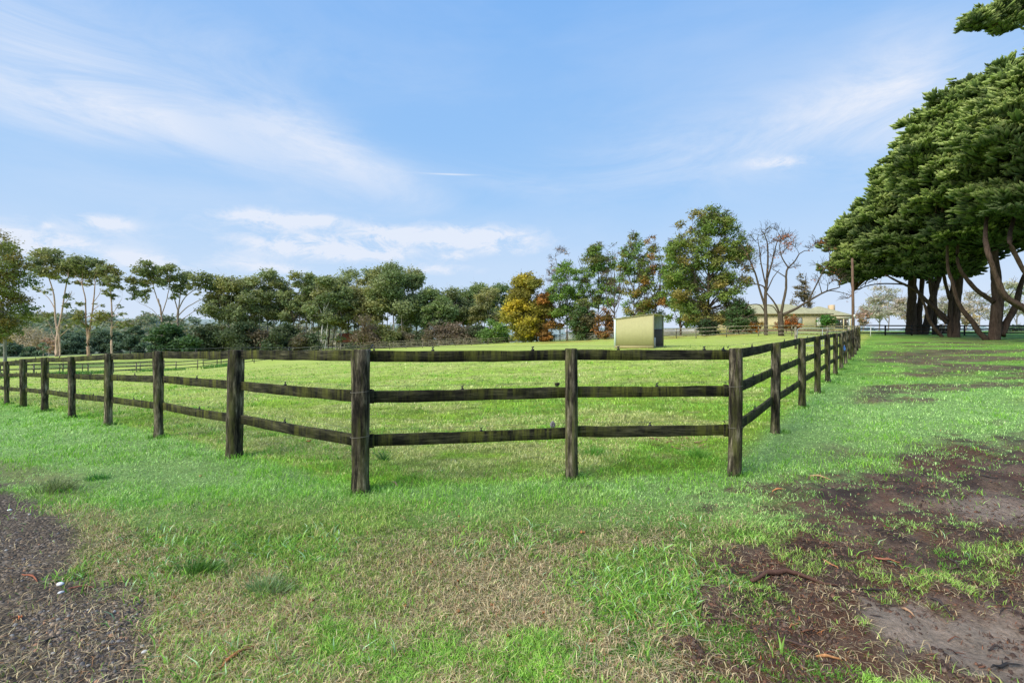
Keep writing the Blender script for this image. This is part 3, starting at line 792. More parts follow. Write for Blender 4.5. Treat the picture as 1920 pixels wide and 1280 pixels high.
hb('fascia',hx(1560),hx(1598),DH+.35,DH+.45,zz_(597),zz_(593.5),(.72,.64,.46))
for px_ in (1561,1585,1598): hb('verandah_post',hx(px_)-.06,hx(px_)+.06,DH+.35,DH+.47,hz0,zz_(597)-.01,(.7,.6,.35))
hb('utility_cabinet',hx(1603),hx(1610),DH+1.0,DH+1.55,hz0,zz_(597),(.66,.74,.78))
hb('chimney',hx(1589),hx(1596),DH+4,DH+5,EV,zz_(568),(.60,.45,.28))
# utility pole
pp=P(1600,53,z=0); pz=bz(pp[0],pp[1]); ph_=EYE+(640-484)*53/F-pz
mb=MB(); mb.tube([(0,0,-.3),(-.05,0,ph_*.5),(-.13,0,ph_)],[.16,.14,.11],10,(.17,.11,.08),rough=.05)
pole=mb.build('utility_pole',M_BARK,None,(pp[0],pp[1],pz),True); tag(pole,'tall weathered brown timber pole standing beside the house','pole')
mb=MB(); mb.box((.0,-.18,ph_*.28),(.16,.08,.3),None,(.75,.75,.7)); mb.build('number_plate',M_PAINT,pole)
# low buildings seen under the trees
def low_building(name,label,px0,px1,D,top,base,c,roofc=None,dep=5,rh=1.2,win=()):
    x0,x1=hx(px0,D),hx(px1,D); zb=bz((x0+x1)/2,D)-.3; zt=EYE-(top-CY)*D/F
    o=empty(name,(x0,D,zb),label,'building'); O=np.array(o.location)
    mb=MB(); mb.box(np.array([(x0+x1)/2,D+dep/2,(zb+zt)/2])-O,(x1-x0,dep,zt-zb),None,c); mb.build('wall',M_PAINT,o)
    if roofc is not None:
        V=np.array([(x0-.4,D-.4,zt),(x1+.4,D-.4,zt),(x1+.4,D+dep+.4,zt),(x0-.4,D+dep+.4,zt),(x0-.4,D+dep/2,zt+rh),(x1+.4,D+dep/2,zt+rh)])-O
        mb=MB(); mb.add(V,[np.array([(0,1,5,4),(2,3,4,5)]),np.array([(1,2,5),(3,0,4)])],roofc); mb.build('roof',ROOF,o)
    for (wa,wb) in win:
        xa,xb=hx(wa,D),hx(wb,D); mb=MB(); mb.box(np.array([(xa+xb)/2,D-.03,zb+(zt-zb)*.6])-O,(xb-xa,.05,(zt-zb)*.35),None,(.08,.08,.09)); mb.build('window',M_PAINT,o)
low_building('cottage','cream cottage with an orange tiled roof glimpsed between the gum trunks',632,662,128,641,656,(.68,.60,.42),(.62,.22,.11),6,2.4,((640,645),(650,655)))
low_building('cottage','cottage with a pink orange tiled roof behind the brown thicket',664,692,132,643,656,(.60,.45,.30),(.66,.26,.15),6,2.6,((670,674),))
low_building('shed','pale grey shed behind the orange tree trunks',1066,1102,112,622,634,(.55,.60,.66),(.5,.52,.55),5,.8)
low_building('garden_wall','long low white wall behind the fence left of the shelter',1104,1150,104,625,633,(.72,.70,.62),None,.5)
low_building('garden_wall','long low white wall right of the shelter behind the tree trunks',1238,1366,86,616.5,627,(.74,.70,.60),None,.5)

# ------------------------------------------------------------------ trees
PERK=2.3
def leafcloud(blobs, per, size, pal, seed, flat=.7, up=.3, aspect=.5, clump=9, csig=.42, jit=.25, haze=0., hz=(.42,.50,.56), topcol=None):
    """blobs: (x,y,z,r,dens,tint index or None)"""
    r=np.random.default_rng(seed); Vs=[];Cs=[]
    pal=np.array(pal)*1.45
    for b in blobs:
        bx,by,bz_,br=b[:4]; dens=b[4] if len(b)>4 else 1.0
        pc=pal[b[5]] if len(b)>5 and b[5] is not None else pal[r.integers(len(pal))]
        m=max(6,int(PERK*per*dens*br*br))
        nc=max(3,int(clump*dens*min(2,br/1.2)))
        d=r.normal(0,1,(nc,3)); d/=np.linalg.norm(d,axis=1)[:,None]
        cc=d*(br*(.25+.65*r.random((nc,1))**.6)); cc[:,2]*=flat
        ci=r.integers(0,nc,m)
        p=cc[ci]+r.normal(0,1,(m,3))*np.array([1,1,.62])*br*csig*.55
        shade=.8+.4*r.random(nc)
        col=pc[None]*shade[ci][:,None]*(1+jit*(r.random((m,1))-.5)*2)
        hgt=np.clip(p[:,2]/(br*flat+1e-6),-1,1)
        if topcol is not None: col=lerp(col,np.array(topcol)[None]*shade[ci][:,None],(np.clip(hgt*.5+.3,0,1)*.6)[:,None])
        a=r.normal(0,1,(m,3)); a[:,2]*=.6; a/=np.linalg.norm(a,axis=1)[:,None]
        nrm=r.normal(0,1,(m,3))*.8+np.array([0,0,up*2])+p/br*.9
        bb=np.cross(nrm,a); bb/=np.linalg.norm(bb,axis=1)[:,None]+1e-6
        s=(size*(.6+.8*r.random(m)))[:,None]
        p=p+np.array([bx,by,bz_])
        Vs.append(np.stack([p+a*s,p+bb*s*aspect,p-a*s,p-bb*s*aspect],1).reshape(-1,3)); Cs.append(np.repeat(col,4,0))
    V=np.vstack(Vs); C=np.vstack(Cs)
    if haze: C=lerp(C,np.array(hz)[None],haze)  # distance haze is mixed straight into the leaf colours
    i=np.arange(len(V)//4)*4
    return V,[np.stack([i,i+1,i+2,i+3],-1)],C
def curve(p0,p1,r,n=6,wob=.08,sag=0):
    p0=np.array(p0,float);p1=np.array(p1,float); t=np.linspace(0,1,n)[:,None]; d=np.linalg.norm(p1-p0)
    o=r.normal(0,wob*d,(1,3))*np.sin(pi*t)+r.normal(0,wob*d*.4,(1,3))*np.sin(2*pi*t)
    o[:,2]+=(sag*d*np.sin(pi*t))[:,0]
    return p0+(p1-p0)*t+o
def twigs(mb,p,dr,ln,rad,r,dep,col,ends,spread=.6,k=4,minr=.0):
    n_=4; d=np.array(dr,float); pts=[np.array(p)]
    for i in range(n_):
        d=d+r.normal(0,.16,3); d[2]+=.05; d/=np.linalg.norm(d); pts.append(pts[-1]+d*ln/n_)
    mb.tube(pts,[max(rad,minr),max(rad*.6,minr)],k,col,cap=False)
    if dep==0: ends.append(pts[-1]); return
    for i in range(r.integers(2,4)):
        b=pts[r.integers(2,n_+1)]; nd=d+r.normal(0,spread,3); nd/=np.linalg.norm(nd)
        twigs(mb,b,nd,ln*r.uniform(.55,.8),rad*.58,r,dep-1,col,ends,spread,3,minr)

def make_tree(name,label,px,D,base_y,limbs,blobs,palette,seed,cat='tree',group=None,per=60,size=.2,flat=.7,barkc=(.2,.15,.1),
              haze=0.,twign=3,twigr=.02,minr=0.,up=.3,aspect=.5,clump=9,csig=.42,depthf=.8,bonez=None,topcol=None,hz=(.42,.46,.42),jit=.25,ends_leaf=0,link_r=None,k=7,rk=1.3):
    """limbs: ([(px,py[,dy]),...], w0px, w1px); blobs: (px,py,rpx[,dens[,palidx]])  all at depth D"""
    r=np.random.default_rng(seed)
    x0=(px-CX)*D/F; z0=bz(x0,D) if bonez is None else bonez
    zb_=EYE-(base_y-CY)*D/F
    root=empty(name,(x0,D,min(z0,zb_+.5)),label,cat,group); R0=np.array(root.location)
    S_=D/F
    def loc(px_,py_,dy=0.): return np.array([(px_-CX)*(D+dy)/F, D+dy, EYE-(py_-CY)*(D+dy)/F])-R0
    mb=MB(); bark=np.array(barkc); bark=lerp(bark,np.array(hz),haze*.8)  # bark takes the same painted distance haze
    nodes=[]
    for li in limbs:
        pl,w0,w1=li[:3]; pts=np.array([loc(*q) for q in pl])
        if li is limbs[0] : pts=np.vstack([pts[0]*np.array([1,1,0])+np.array([0,0,-.4]),pts])
        # smooth
        m=max(6,len(pts)*3); t=np.linspace(0,len(pts)-1,m); ii=np.clip(t.astype(int),0,len(pts)-2); ft=(t-ii)[:,None]
        p_1=pts[np.clip(ii-1,0,len(pts)-1)];p0=pts[ii];p1=pts[ii+1];p2=pts[np.clip(ii+2,0,len(pts)-1)]
        sp_=.5*((2*p0)+(-p_1+p1)*ft+(2*p_1-5*p0+4*p1-p2)*ft**2+(-p_1+3*p0-3*p1+p2)*ft**3)
        sp_+=r.normal(0,S_*.35,sp_.shape)*np.linspace(0,1,m)[:,None]
        rad=np.linspace(w0,w1,m)*S_/2
        if li is limbs[0]: rad[:2]*=1.25
        mb.tube(sp_,rad,k,bark,rough=.12,seed=seed)
        nodes += [(q,rd) for q,rd in zip(sp_[m//3:],rad[m//3:])]
    B=[]
    npos=np.array([q for q,_ in nodes]) if nodes else np.zeros((1,3)); nrad=[rd for _,rd in nodes] if nodes else [.1]
    for b in blobs:
        rr=b[2]*S_*rk; dy=b[5] if len(b)>5 else r.uniform(-1,1)*depthf*rr*1.6
        p=loc(b[0],b[1],dy); B.append((p[0],p[1],p[2],rr,b[3] if len(b)>3 else 1.0,b[4] if len(b)>4 else None))
        # nearest limb node below
        dd=np.linalg.norm(npos-p,axis=1)+np.where(npos[:,2]>p[2]-.2*rr,3.0*rr,0); j=int(dd.argmin())
        q=npos[j]; cr=max(min(nrad[j]*.6,(link_r or .10)),minr)
        mb.tube(curve(q,p,r,6,.07,.05),[cr,cr*.45 if cr*.45>minr else minr],5,bark,cap=False)
        ends=[]
        for _ in range(twign):
            d=r.normal(0,1,3); d[2]=abs(d[2])*.6; d/=np.linalg.norm(d)
            twigs(mb,q+(p-q)*r.uniform(.55,1),d+ (p-q)/np.linalg.norm(p-q)*.6,rr*1.0,max(twigr,minr),r,1,bark,ends,.6,3,minr)
        if ends_leaf:
            for e in ends: B.append((*e,rr*.3,ends_leaf,b[4] if len(b)>4 else None))
    mb.build('trunk',M_BARK,root,smooth=True)
    if B and per>0:
        V,Fc,C=leafcloud(B,per,size*1.12,palette,seed+1,flat,up,aspect,clump,csig,jit,haze,hz,topcol)
        m2=MB(); m2.add(V,Fc,C); m2.build('crown',M_LEAF,root)
    return root

EUC=[(.15,.175,.065),(.18,.195,.075),(.12,.15,.055),(.21,.20,.065)]
EUCG=[(.15,.19,.07),(.19,.22,.085),(.12,.165,.06),(.22,.22,.07)]
PALEB=(.52,.36,.28); GREYB=(.42,.37,.30); BROWNB=(.10,.075,.055)

def auto_blobs(px,top,bot,w,r,nb,rmin,rmax,shape='dome',dens=1.0,pal=None):
    out=[]
    for i in range(nb):
        for _ in range(30):
            u_=r.uniform(-1,1); v=r.uniform(0,1)
            lim={'dome':math.sqrt(max(0,1-(v**1.6))) if v>.3 else .55+v*1.3,
                 'ball':math.sqrt(max(.03,1-(2*v-1)**2)),
                 'umb':math.sqrt(max(.04,1-v**2.2)),'cone':1-v*.95}[shape]
            if abs(u_)<=lim: break
        rb=r.uniform(rmin,rmax)
        out.append((px+u_*(w/2-rb*.5), bot-(bot-top-rb*.7)*v-0*rb, rb, dens, pal))
    return out

# --- far left big tree
r=np.random.default_rng(5)
make_tree('gum_tree','tall bushy green and bronze tree at the far left edge with a thin grey trunk',9,78,676,
  [([(9,676),(9,640),(6,600),(0,560)],6,4),([(6,600),(20,560),(25,520)],3,1.5),([(4,590),(-20,540),(-30,500)],3,1.5),([(9,640),(30,610),(45,590)],2,1)],
  [(-5,455,22),(12,472,20,1),(-20,490,30,1,3),(20,500,22),(38,495,18),(5,520,26,1),(40,525,20),(-25,540,28),(10,552,24),(35,560,16),(48,578,15),(0,590,24),(30,598,18),(52,595,12),(-20,610,26),(10,622,18),(-5,632,14,1,3),(-45,560,26),(-50,500,25)],
  [(.11,.15,.04),(.10,.13,.035),(.14,.16,.045),(.17,.14,.04)],51,per=70,size=.17,barkc=(.25,.24,.22),flat=.8)
# --- the row of tall gums at left
make_tree('gum_tree','tall gum with a forked pink white trunk, left one of three bare stemmed gums',108,112,669,
  [([(106,669),(107,640),(110,612)],6,4.5),([(108,628),(103,590),(102,560),(96,535),(90,515)],3.6,1.6),([(110,615),(115,590),(120,560),(124,535),(128,515)],3.6,1.6),([(112,670),(112,650),(109,618)],3,3),([(103,580),(92,560),(75,545)],1.5,.6),([(117,575),(128,560),(135,545)],1.5,.6),([(108,640),(98,625),(92,605),(82,600)],1.6,.6),([(110,632),(122,622),(130,615)],1.2,.6)],
  [(78,478,15),(96,474,13),(66,492,11),(88,494,15),(104,492,12),(72,510,13),(90,512,12),(102,516,9),(118,505,13),(132,495,14),(122,525,8,.7),(70,540,7,.6),(85,545,7,.5),(74,598,9,.8),(88,590,8,.8),(125,572,7,.6),(130,555,7,.6),(60,598,7,.6),(128,610,7,.5),(118,600,6,.5)],
  EUC,52,per=48,size=.26,barkc=PALEB,haze=.06)
make_tree('gum_tree','tall gum with twin orange pink stems, middle one of three bare stemmed gums',166,112,668,
  [([(166,668),(165,640),(168,618)],6,4),([(165,640),(161,600),(160,560),(153,530)],3,1.4),([(168,618),(173,585),(176,555),(178,530)],3,1.4),([(172,570),(184,555),(190,540)],1.2,.6)],
  [(136,488,14),(150,495,14),(165,495,13),(178,492,12),(190,505,11),(145,512,13),(162,514,12),(178,512,12),(188,520,9),(135,510,10),(150,530,8,.6),(170,530,7,.6),(150,592,10,.9),(160,608,8,.7),(142,600,8,.8),(186,592,11,.9),(180,605,8,.7),(150,570,6,.5),(186,572,6,.5)],
  EUC,53,per=48,size=.26,barkc=(.46,.29,.20),haze=.06)
make_tree('gum_tree','slender gum with one straight pale stem, right one of three bare stemmed gums',209,112,668,
  [([(210,668),(209,630),(210,590),(208,550),(206,520)],4.5,1.6),([(210,590),(220,575),(228,560)],1,.5),([(209,600),(198,590),(192,580)],1,.5)],
  [(208,503,9),(198,512,9),(216,512,10),(205,522,11),(222,525,9),(196,532,8),(212,538,9),(228,540,6,.6),(200,550,7),(214,556,6),(230,590,6,.6),(222,575,5,.6),(235,605,8,.8),(246,608,5,.6),(196,592,7,.7),(186,600,6,.5),(228,612,6,.6)],
  EUC,54,per=52,size=.24,barkc=PALEB,haze=.06)
make_tree('gum_tree','spreading gum with a leaning limb rising behind the dark layered cypress',302,114,668,
  [([(304,668),(303,630),(303,600),(300,575),(296,560)],4,2.5),([(300,575),(288,540),(285,520)],2,1),([(303,590),(313,560),(318,530)],2,1),([(302,600),(285,580),(262,568)],1.2,.5)],
  [(272,494,9),(258,508,11),(275,508,13),(292,510,13),(310,508,12),(322,502,9),(250,525,10),(268,530,13),(288,526,12),(305,526,12),(324,520,11),(252,545,10),(266,552,9),(280,545,7),(330,540,8),(246,560,6,.6),(276,562,6,.6)],
  EUC,55,per=48,size=.26,barkc=(.36,.25,.18),haze=.08)
make_tree('gum_tree','broad gum with limbs fanning from a pale fork right of the layered cypress',334,116,668,
  [([(335,668),(334,630),(333,600),(334,580)],5,3.5),([(334,585),(326,555),(318,535)],2.2,1),([(334,582),(345,560),(362,545),(380,538)],2.2,.8),([(334,592),(352,575),(380,560),(400,552)],2,.7),([(334,585),(338,550),(340,530)],2.2,.9),([(340,600),(370,580),(400,572)],1.2,.5)],
  [(336,522,11),(350,518,11),(368,522,12),(384,520,10),(398,524,11),(330,540,10),(348,534,10),(362,536,9),(380,535,10),(400,538,10),(412,530,8),(392,552,7,.7),(410,550,8),(330,556,8,.8),(345,550,7,.6),(405,568,7,.6),(420,560,7),(372,552,6,.5)],
  EUC,56,per=48,size=.26,barkc=(.36,.27,.2),haze=.08)
# --- eucalypt belt across the middle: px, top, width, depth, trunk colour, palette
belt=[(428,520,60,118,GREYB,0,7),(452,522,46,124,GREYB,0,6),(478,518,44,120,GREYB,1,7),(500,507,46,122,BROWNB,1,8),(526,524,40,126,GREYB,0,6),(548,511,36,120,BROWNB,1,7),
      (572,514,40,122,GREYB,1,8),(588,518,44,128,GREYB,0,7),(602,519,40,118,(.55,.52,.47),1,8),(630,526,46,122,(.5,.46,.4),1,8),(652,505,50,132,BROWNB,1,8),
      (672,538,52,124,BROWNB,3,9),(695,504,44,134,GREYB,1,7),(716,512,40,128,GREYB,1,7),(740,496,66,122,(.42,.38,.32),1,11),(768,505,50,128,GREYB,1,9),
      (800,540,50,124,BROWNB,2,9),(822,556,46,120,GREYB,2,8),(842,540,46,130,BROWNB,0,8),(868,544,44,132,BROWNB,2,8),(895,530,44,140,GREYB,2,7),(918,540,40,126,(.5,.44,.36),3,7),(940,534,44,138,BROWNB,2,8),(615,545,40,136,BROWNB,1,7),(780,556,44,138,BROWNB,2,8),(858,556,44,138,BROWNB,1,8)]
PALS=[EUC,EUCG,[(.10,.16,.04),(.14,.19,.05),(.08,.13,.04)],[(.21,.21,.06),(.17,.16,.055),(.25,.22,.07)]]
seen={}
desc={0:'thin bronze green crown',1:'rounded grey green crown',2:'dense deep green crown',3:'yellowish olive crown'}
for i,(px,top,w,D,bk,pi_,nb) in enumerate(belt):
    r=np.random.default_rng(200+i); base=664-(px-400)*.032; w=w*1.6; nb=int(nb*1.9); top=top-3
    H=base-top; lean=r.uniform(-6,6); f0=base-H*r.uniform(.35,.5)
    limbs=[([(px,base),(px+lean*.3,(base+f0)/2),(px+lean*.6,f0)],3.6,2.4)]
    limbs.append(([(px+w*.12,base),(px+w*.14+lean*.3,(base+f0)/2),(px+w*.16+lean,f0-H*.1)],2.0,1.2))
    if i%3==0: bk=(.50,.45,.38)
    tips=[]
    for j in range(4):
        tx=px+lean+(j-1.5)*w*.2+r.uniform(-4,4); ty=top+H*r.uniform(.12,.3)
        limbs.append(([(px+lean*.6,f0),((px+lean*.6+tx)/2+r.uniform(-3,3),(f0+ty)/2+4),(tx,ty)],2.0,.7))
    bl=auto_blobs(px+lean,top,base-H*.42,w,r,nb+5,w*.11,w*.17,'umb')
    bl+=auto_blobs(px+lean*.7,base-H*.6,base-H*.12,w*.9,r,4,w*.08,w*.12,'ball',.6)
    bl.append((px+lean,top+w*.16,w*.18,1.0,None))
    where=['at left end of central belt','left of the thin pale trunks','by the orange cottage roofs','right of the orange cottage roofs','at belt end beside yellow tree'][min(4,int((px-400)//115))]
    ht='taller' if H>145 else 'shorter' if H<118 else 'middling'
    make_tree('gum_tree','%s gum with %s %s'%(ht,desc[pi_],where),px,D,base,limbs,bl,PALS[pi_],300+i,group='gum trees in the central belt '+desc[pi_]+' '+ht+' '+where,per=56,size=.26,barkc=bk,haze=.07,csig=.5,rk=1.24,topcol=(.30,.33,.14),clump=12)
# understorey shrubs
sh_list=[(395,640,34,0),(425,645,26,1),(455,635,34,0),(480,640,30,2),(510,645,26,0),(540,640,30,0),(566,645,22,2),(590,645,22,0),(708,632,30,1),(735,640,24,1),(760,645,20,2),(790,640,26,0),(815,638,28,3),(845,636,30,3),(872,636,24,2),(895,632,26,0),(925,622,26,4),(945,632,18,4),(680,618,28,3),(560,652,16,2),(655,652,10,0),(372,648,26,3)]
SP=[[(.05,.075,.03),(.065,.085,.035)],[(.13,.14,.04),(.10,.12,.04)],[(.12,.09,.05),(.09,.08,.045)],[(.15,.11,.075),(.12,.09,.06)],[(.10,.18,.035),(.13,.21,.04)]]
sn=['dark green','yellow green','brownish','bare brown twiggy','fresh bright green']
for i,(px,py,rp,k) in enumerate(sh_list):
    r=np.random.default_rng(500+i); D=112+r.uniform(0,5)
    base=664-(px-400)*.033
    bl=auto_blobs(px,py-rp*1.1,base-2,rp*2.2,r,13,rp*.28,rp*.45,'dome')
    near='below the left gums' if px<480 else 'below the pale trunks' if px<620 else 'beside the orange roofs' if px<720 else 'under the taller gums' if px<850 else 'near the yellow tree'
    make_tree('shrub','%s shrub %s at the far edge of the paddock'%(sn[k],near),px,D,base,[([(px,base),(px+2,base-rp*.7)],1.6,.7),([(px,base-1),(px-rp*.4,base-rp*.8)],1.2,.5),([(px,base-1),(px+rp*.45,base-rp*.8)],1.2,.5)],bl,SP[k],520+i,'shrub','%s shrubs %s'%(sn[k],near),per=60 if k!=3 else 22,size=.24,barkc=(.2,.13,.09),haze=.05,csig=.55,twign=3 if k==3 else 1,twigr=.03,minr=.02)
# valley cypresses and hazy trees at left
for i,(px,base,top,w,D,hz_,lab) in enumerate([(345-22,664,606,104,108,.0,'big layered dark green cypress spreading low beneath the gums'),(135,672,618,70,185,.22,'misty blue green layered cypress behind the left bare stemmed gum'),(200,668,612,66,190,.22,'misty layered cypress behind the slender gum'),(252,664,610,60,180,.2,'misty layered cypress just left of the big dark one'),(20,680,640,60,175,.2,'low dark misty cypress at the far left'),(60,676,646,44,170,.2,'low misty cypress below the tan woodland tree')]):
    r=np.random.default_rng(600+i)
    bl=auto_blobs(px,top,base,w,r,34,w*.06,w*.12,'dome',1.0)
    if i==0: bl=[(b[0]-(base-b[1])*.1,b[1],b[2],b[3],b[4]) for b in bl]
    make_tree('cypress_tree',lab,px,D,base,[([(px,base),(px,base-(base-top)*.6)],4,2),([(px+14,base),(px+8,base-(base-top)*.7)],2,1)],bl,[(.045,.085,.04),(.06,.105,.045),(.035,.07,.035)],610+i,per=70,size=.3,flat=.3,haze=hz_,csig=.6,topcol=(.09,.16,.06),twign=1,aspect=.6,hz=(.27,.31,.28))
for i,(px,base,top,w,D,c,lab) in enumerate([(66,672,614,90,190,[(.33,.25,.14),(.38,.30,.18),(.28,.21,.12)],'round tan leafless looking tree in the mist at left'),(92,668,630,26,150,[(.35,.2,.12)],'small rusty tree in front of the tan tree'),(82,668,640,16,140,[(.09,.16,.06)],'small round green sapling below the tan tree')]):
    r=np.random.default_rng(640+i)
    make_tree('broadleaf_tree',lab,px,D,base,[([(px,base),(px-2,base-(base-top)*.5)],2,1),([(px-1,base-(base-top)*.4),(px+w*.2,top+(base-top)*.3)],1,.5),([(px-1,base-(base-top)*.4),(px-w*.25,top+(base-top)*.3)],1,.5)],auto_blobs(px,top,base-6,w,r,16,w*.1,w*.17,'ball',.8),c,650+i,per=45,size=.28,haze=.22,csig=.6,barkc=(.4,.32,.24))
# far wooded ridge as one mass
r=np.random.default_rng(77); bl=[]
for i in range(520):
    px=r.uniform(-500,760); D=r.uniform(240,430); x_=(px-CX)*D/F; z_=bz(x_,D); s_=r.uniform(3.0,6.5)
    bl.append((x_,D,z_+s_*r.uniform(.4,1.0),s_,1.0,None))
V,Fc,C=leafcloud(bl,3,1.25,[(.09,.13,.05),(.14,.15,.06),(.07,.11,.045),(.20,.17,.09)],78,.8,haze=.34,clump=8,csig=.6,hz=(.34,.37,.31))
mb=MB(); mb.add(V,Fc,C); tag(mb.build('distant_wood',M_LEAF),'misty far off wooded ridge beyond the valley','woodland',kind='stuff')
r=np.random.default_rng(79); bl=[]
for i in range(260):
    px=r.uniform(760,2500); D=r.uniform(380,560); x_=(px-CX)*D/F; z_=bz(x_,D); s_=r.uniform(2.5,5)
    bl.append((x_,D,z_+s_*.3,s_,1.0,None))
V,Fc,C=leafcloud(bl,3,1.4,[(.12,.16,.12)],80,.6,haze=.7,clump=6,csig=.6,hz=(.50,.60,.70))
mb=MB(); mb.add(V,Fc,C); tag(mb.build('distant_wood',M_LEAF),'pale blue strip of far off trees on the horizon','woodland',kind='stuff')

# --- autumn trees
GR=[(.12,.20,.04),(.16,.24,.05),(.09,.16,.035)]
def autumn(lab,px,D,base,top,w,pal,nb,seed,dens=1.0,rb=(.11,.17),trunk=4,shape='ball',bot=.15,size=.17,bark=BROWNB,cx=None,per=60,haze=0.02,limbn=6,twn=4,topcol=None,name='oak_tree',cs=.55):
    r=np.random.default_rng(seed); H=base-top; cx=cx or px
    limbs=[([(px,base),(px+(cx-px)*.3,base-H*.35),(cx,base-H*.75)],trunk,1.2)]
    for j in range(limbn):
        s_=(-1)**j; a_=r.uniform(.25,.6); tx=cx+s_*w*r.uniform(.12,.42); ty=base-H*min(.97,a_+r.uniform(.2,.4))
        bx_=px+(cx-px)*a_
        limbs.append(([(bx_,base-H*a_*.8),(lerp(bx_,tx,.45)+s_*w*.05,base-H*a_-abs(tx-bx_)*.35),(lerp(bx_,tx,.8)+r.uniform(-3,3),lerp(base-H*a_,ty,.65)),(tx,ty)],1.4,.4))
    bl=auto_blobs(cx,top,base-H*bot,w,r,int(nb*(1.5 if dens>.5 else 1)),w*rb[0],w*rb[1],shape,dens*(1.35 if dens>.5 else 1.2))
    bl.append((cx,top+w*rb[0]*.8,w*rb[0],dens,None))
    return make_tree(name,lab,px,D,base,limbs,bl,pal,seed+1,per=per,size=size,barkc=bark,haze=haze,csig=cs,twign=twn,twigr=.022,minr=.02,clump=10,topcol=topcol,depthf=1.0,jit=.35,rk=1.12)
YEL=[(.30,.25,.03),(.24,.21,.035),(.15,.15,.03),(.19,.17,.035),(.40,.31,.03)]
OR=[(.26,.12,.035),(.20,.11,.035),(.17,.13,.04)]
MIX=[(.10,.16,.04),(.13,.17,.045),(.26,.14,.04),(.08,.13,.035)]
autumn('golden yellow leafy tree at the left end of the autumn row',1007,98,640,508,100,YEL,46,700,1.1,(.10,.16),5,'dome',.06,.2,per=75,cx=988)
autumn('rust orange leafy tree tucked behind the golden yellow tree',1027,97,640,545,56,[(.30,.14,.035),(.24,.13,.035),(.16,.13,.035)],20,704,1.1,(.12,.18),4,'dome',.05,.2,per=70)
autumn('thin nearly leafless tree rising above the golden tree',1050,104,640,462,62,[(.22,.13,.07)],26,708,.22,(.1,.15),3,'ball',.25,.16,per=30,twn=7,limbn=9,name='bare_tree')
autumn('green tree with open limbs right of the golden tree',1063,96,640,486,76,GR,32,712,1.0,(.10,.15),4,'ball',.2)
autumn('low spreading dark green tree above the grey shed',1093,93,639,572,72,[(.06,.11,.035),(.08,.13,.04),(.12,.11,.05)],22,716,1.1,(.10,.15),5,'dome',.12,per=75)
autumn('tall open green tree with a high crown left of the shelter',1122,95,638,452,92,GR+[(.16,.17,.05)],40,720,.95,(.08,.12),4.5,'dome',.3,limbn=10)
autumn('rusty orange low tree beside the left wall of the shelter',1135,90,638,575,52,OR,18,724,.9,(.12,.18),3,'dome',.1)
autumn('slim almost bare tree with a straight stem above the shelter',1152,86,637,452,54,[(.12,.15,.05),(.2,.14,.06)],18,728,.3,(.10,.15),4,'ball',.3,.15,per=30,twn=6,limbn=9,name='bare_tree')
autumn('tall airy tree with green left side directly behind the shelter',1188,80,636,432,84,[(.12,.20,.05),(.15,.22,.05),(.22,.20,.05)],40,732,.8,(.09,.13),4,'dome',.2,.15,limbn=10,cx=1190)
autumn('tall airy orange and green tree behind the shelter roof',1232,78,636,440,78,[(.28,.15,.04),(.24,.17,.045),(.15,.18,.045),(.13,.18,.04)],42,736,.85,(.09,.13),4.5,'dome',.15,.15,limbn=10,cx=1222)
autumn('rounded green tree right of the shelter',1276,74,632,480,84,GR,40,740,1.0,(.09,.14),6,'ball',.12,.16)
autumn('largest full crowned green oak in the middle of the row',1328,68,629,384,165,[(.13,.20,.04),(.17,.23,.05),(.20,.22,.055),(.10,.16,.035),(.24,.19,.055)],135,744,1.0,(.055,.085),11,'ball',.06,.14,limbn=16,per=62,topcol=(.26,.29,.07))
autumn('low dark green bushy tree between the big oak and the house',1385,66,628,556,66,[(.05,.10,.03),(.07,.12,.04)],22,748,1.1,(.12,.17),3,'dome',.2,.15)
autumn('dark rounded clipped shrub at the foot of the big oak',1328,66,629,594,40,[(.035,.065,.025)],14,752,1.5,(.16,.22),2,'ball',.0,.12,name='shrub',per=90)
# bare trees in front of the house
BB=(.095,.075,.055)
make_tree('bare_tree','tall bare tree with upright limbs and a straight trunk in front of the house',1434,60,627,
 [([(1436,627),(1436,600),(1435,560),(1438,520)],8,5),([(1436,580),(1425,545),(1415,510),(1402,480),(1390,460)],4.5,1.5),([(1438,520),(1440,480),(1437,450),(1428,432)],4,1.2),([(1438,525),(1448,490),(1455,460),(1462,440)],3.5,1),([(1437,540),(1428,500),(1424,470),(1420,445)],3,1),([(1436,590),(1425,572),(1405,572),(1395,580)],2.5,1),([(1436,550),(1450,520),(1462,505)],2.5,1),([(1434,590),(1410,590),(1388,600)],2,.8)],
 [(1400,470,14,.25),(1415,450,14,.2),(1430,440,12,.15),(1445,455,14,.25),(1462,450,12,.4),(1395,500,14,.3),(1408,490,12,.3),(1450,480,12,.3),(1400,530,10,.25),(1425,480,12,.2),(1438,430,10,.1),(1455,430,8,.2)],
 [(.30,.13,.05),(.2,.12,.06),(.14,.14,.05)],801,per=28,size=.11,barkc=BB,twign=9,twigr=.022,minr=.014,jit=.4)
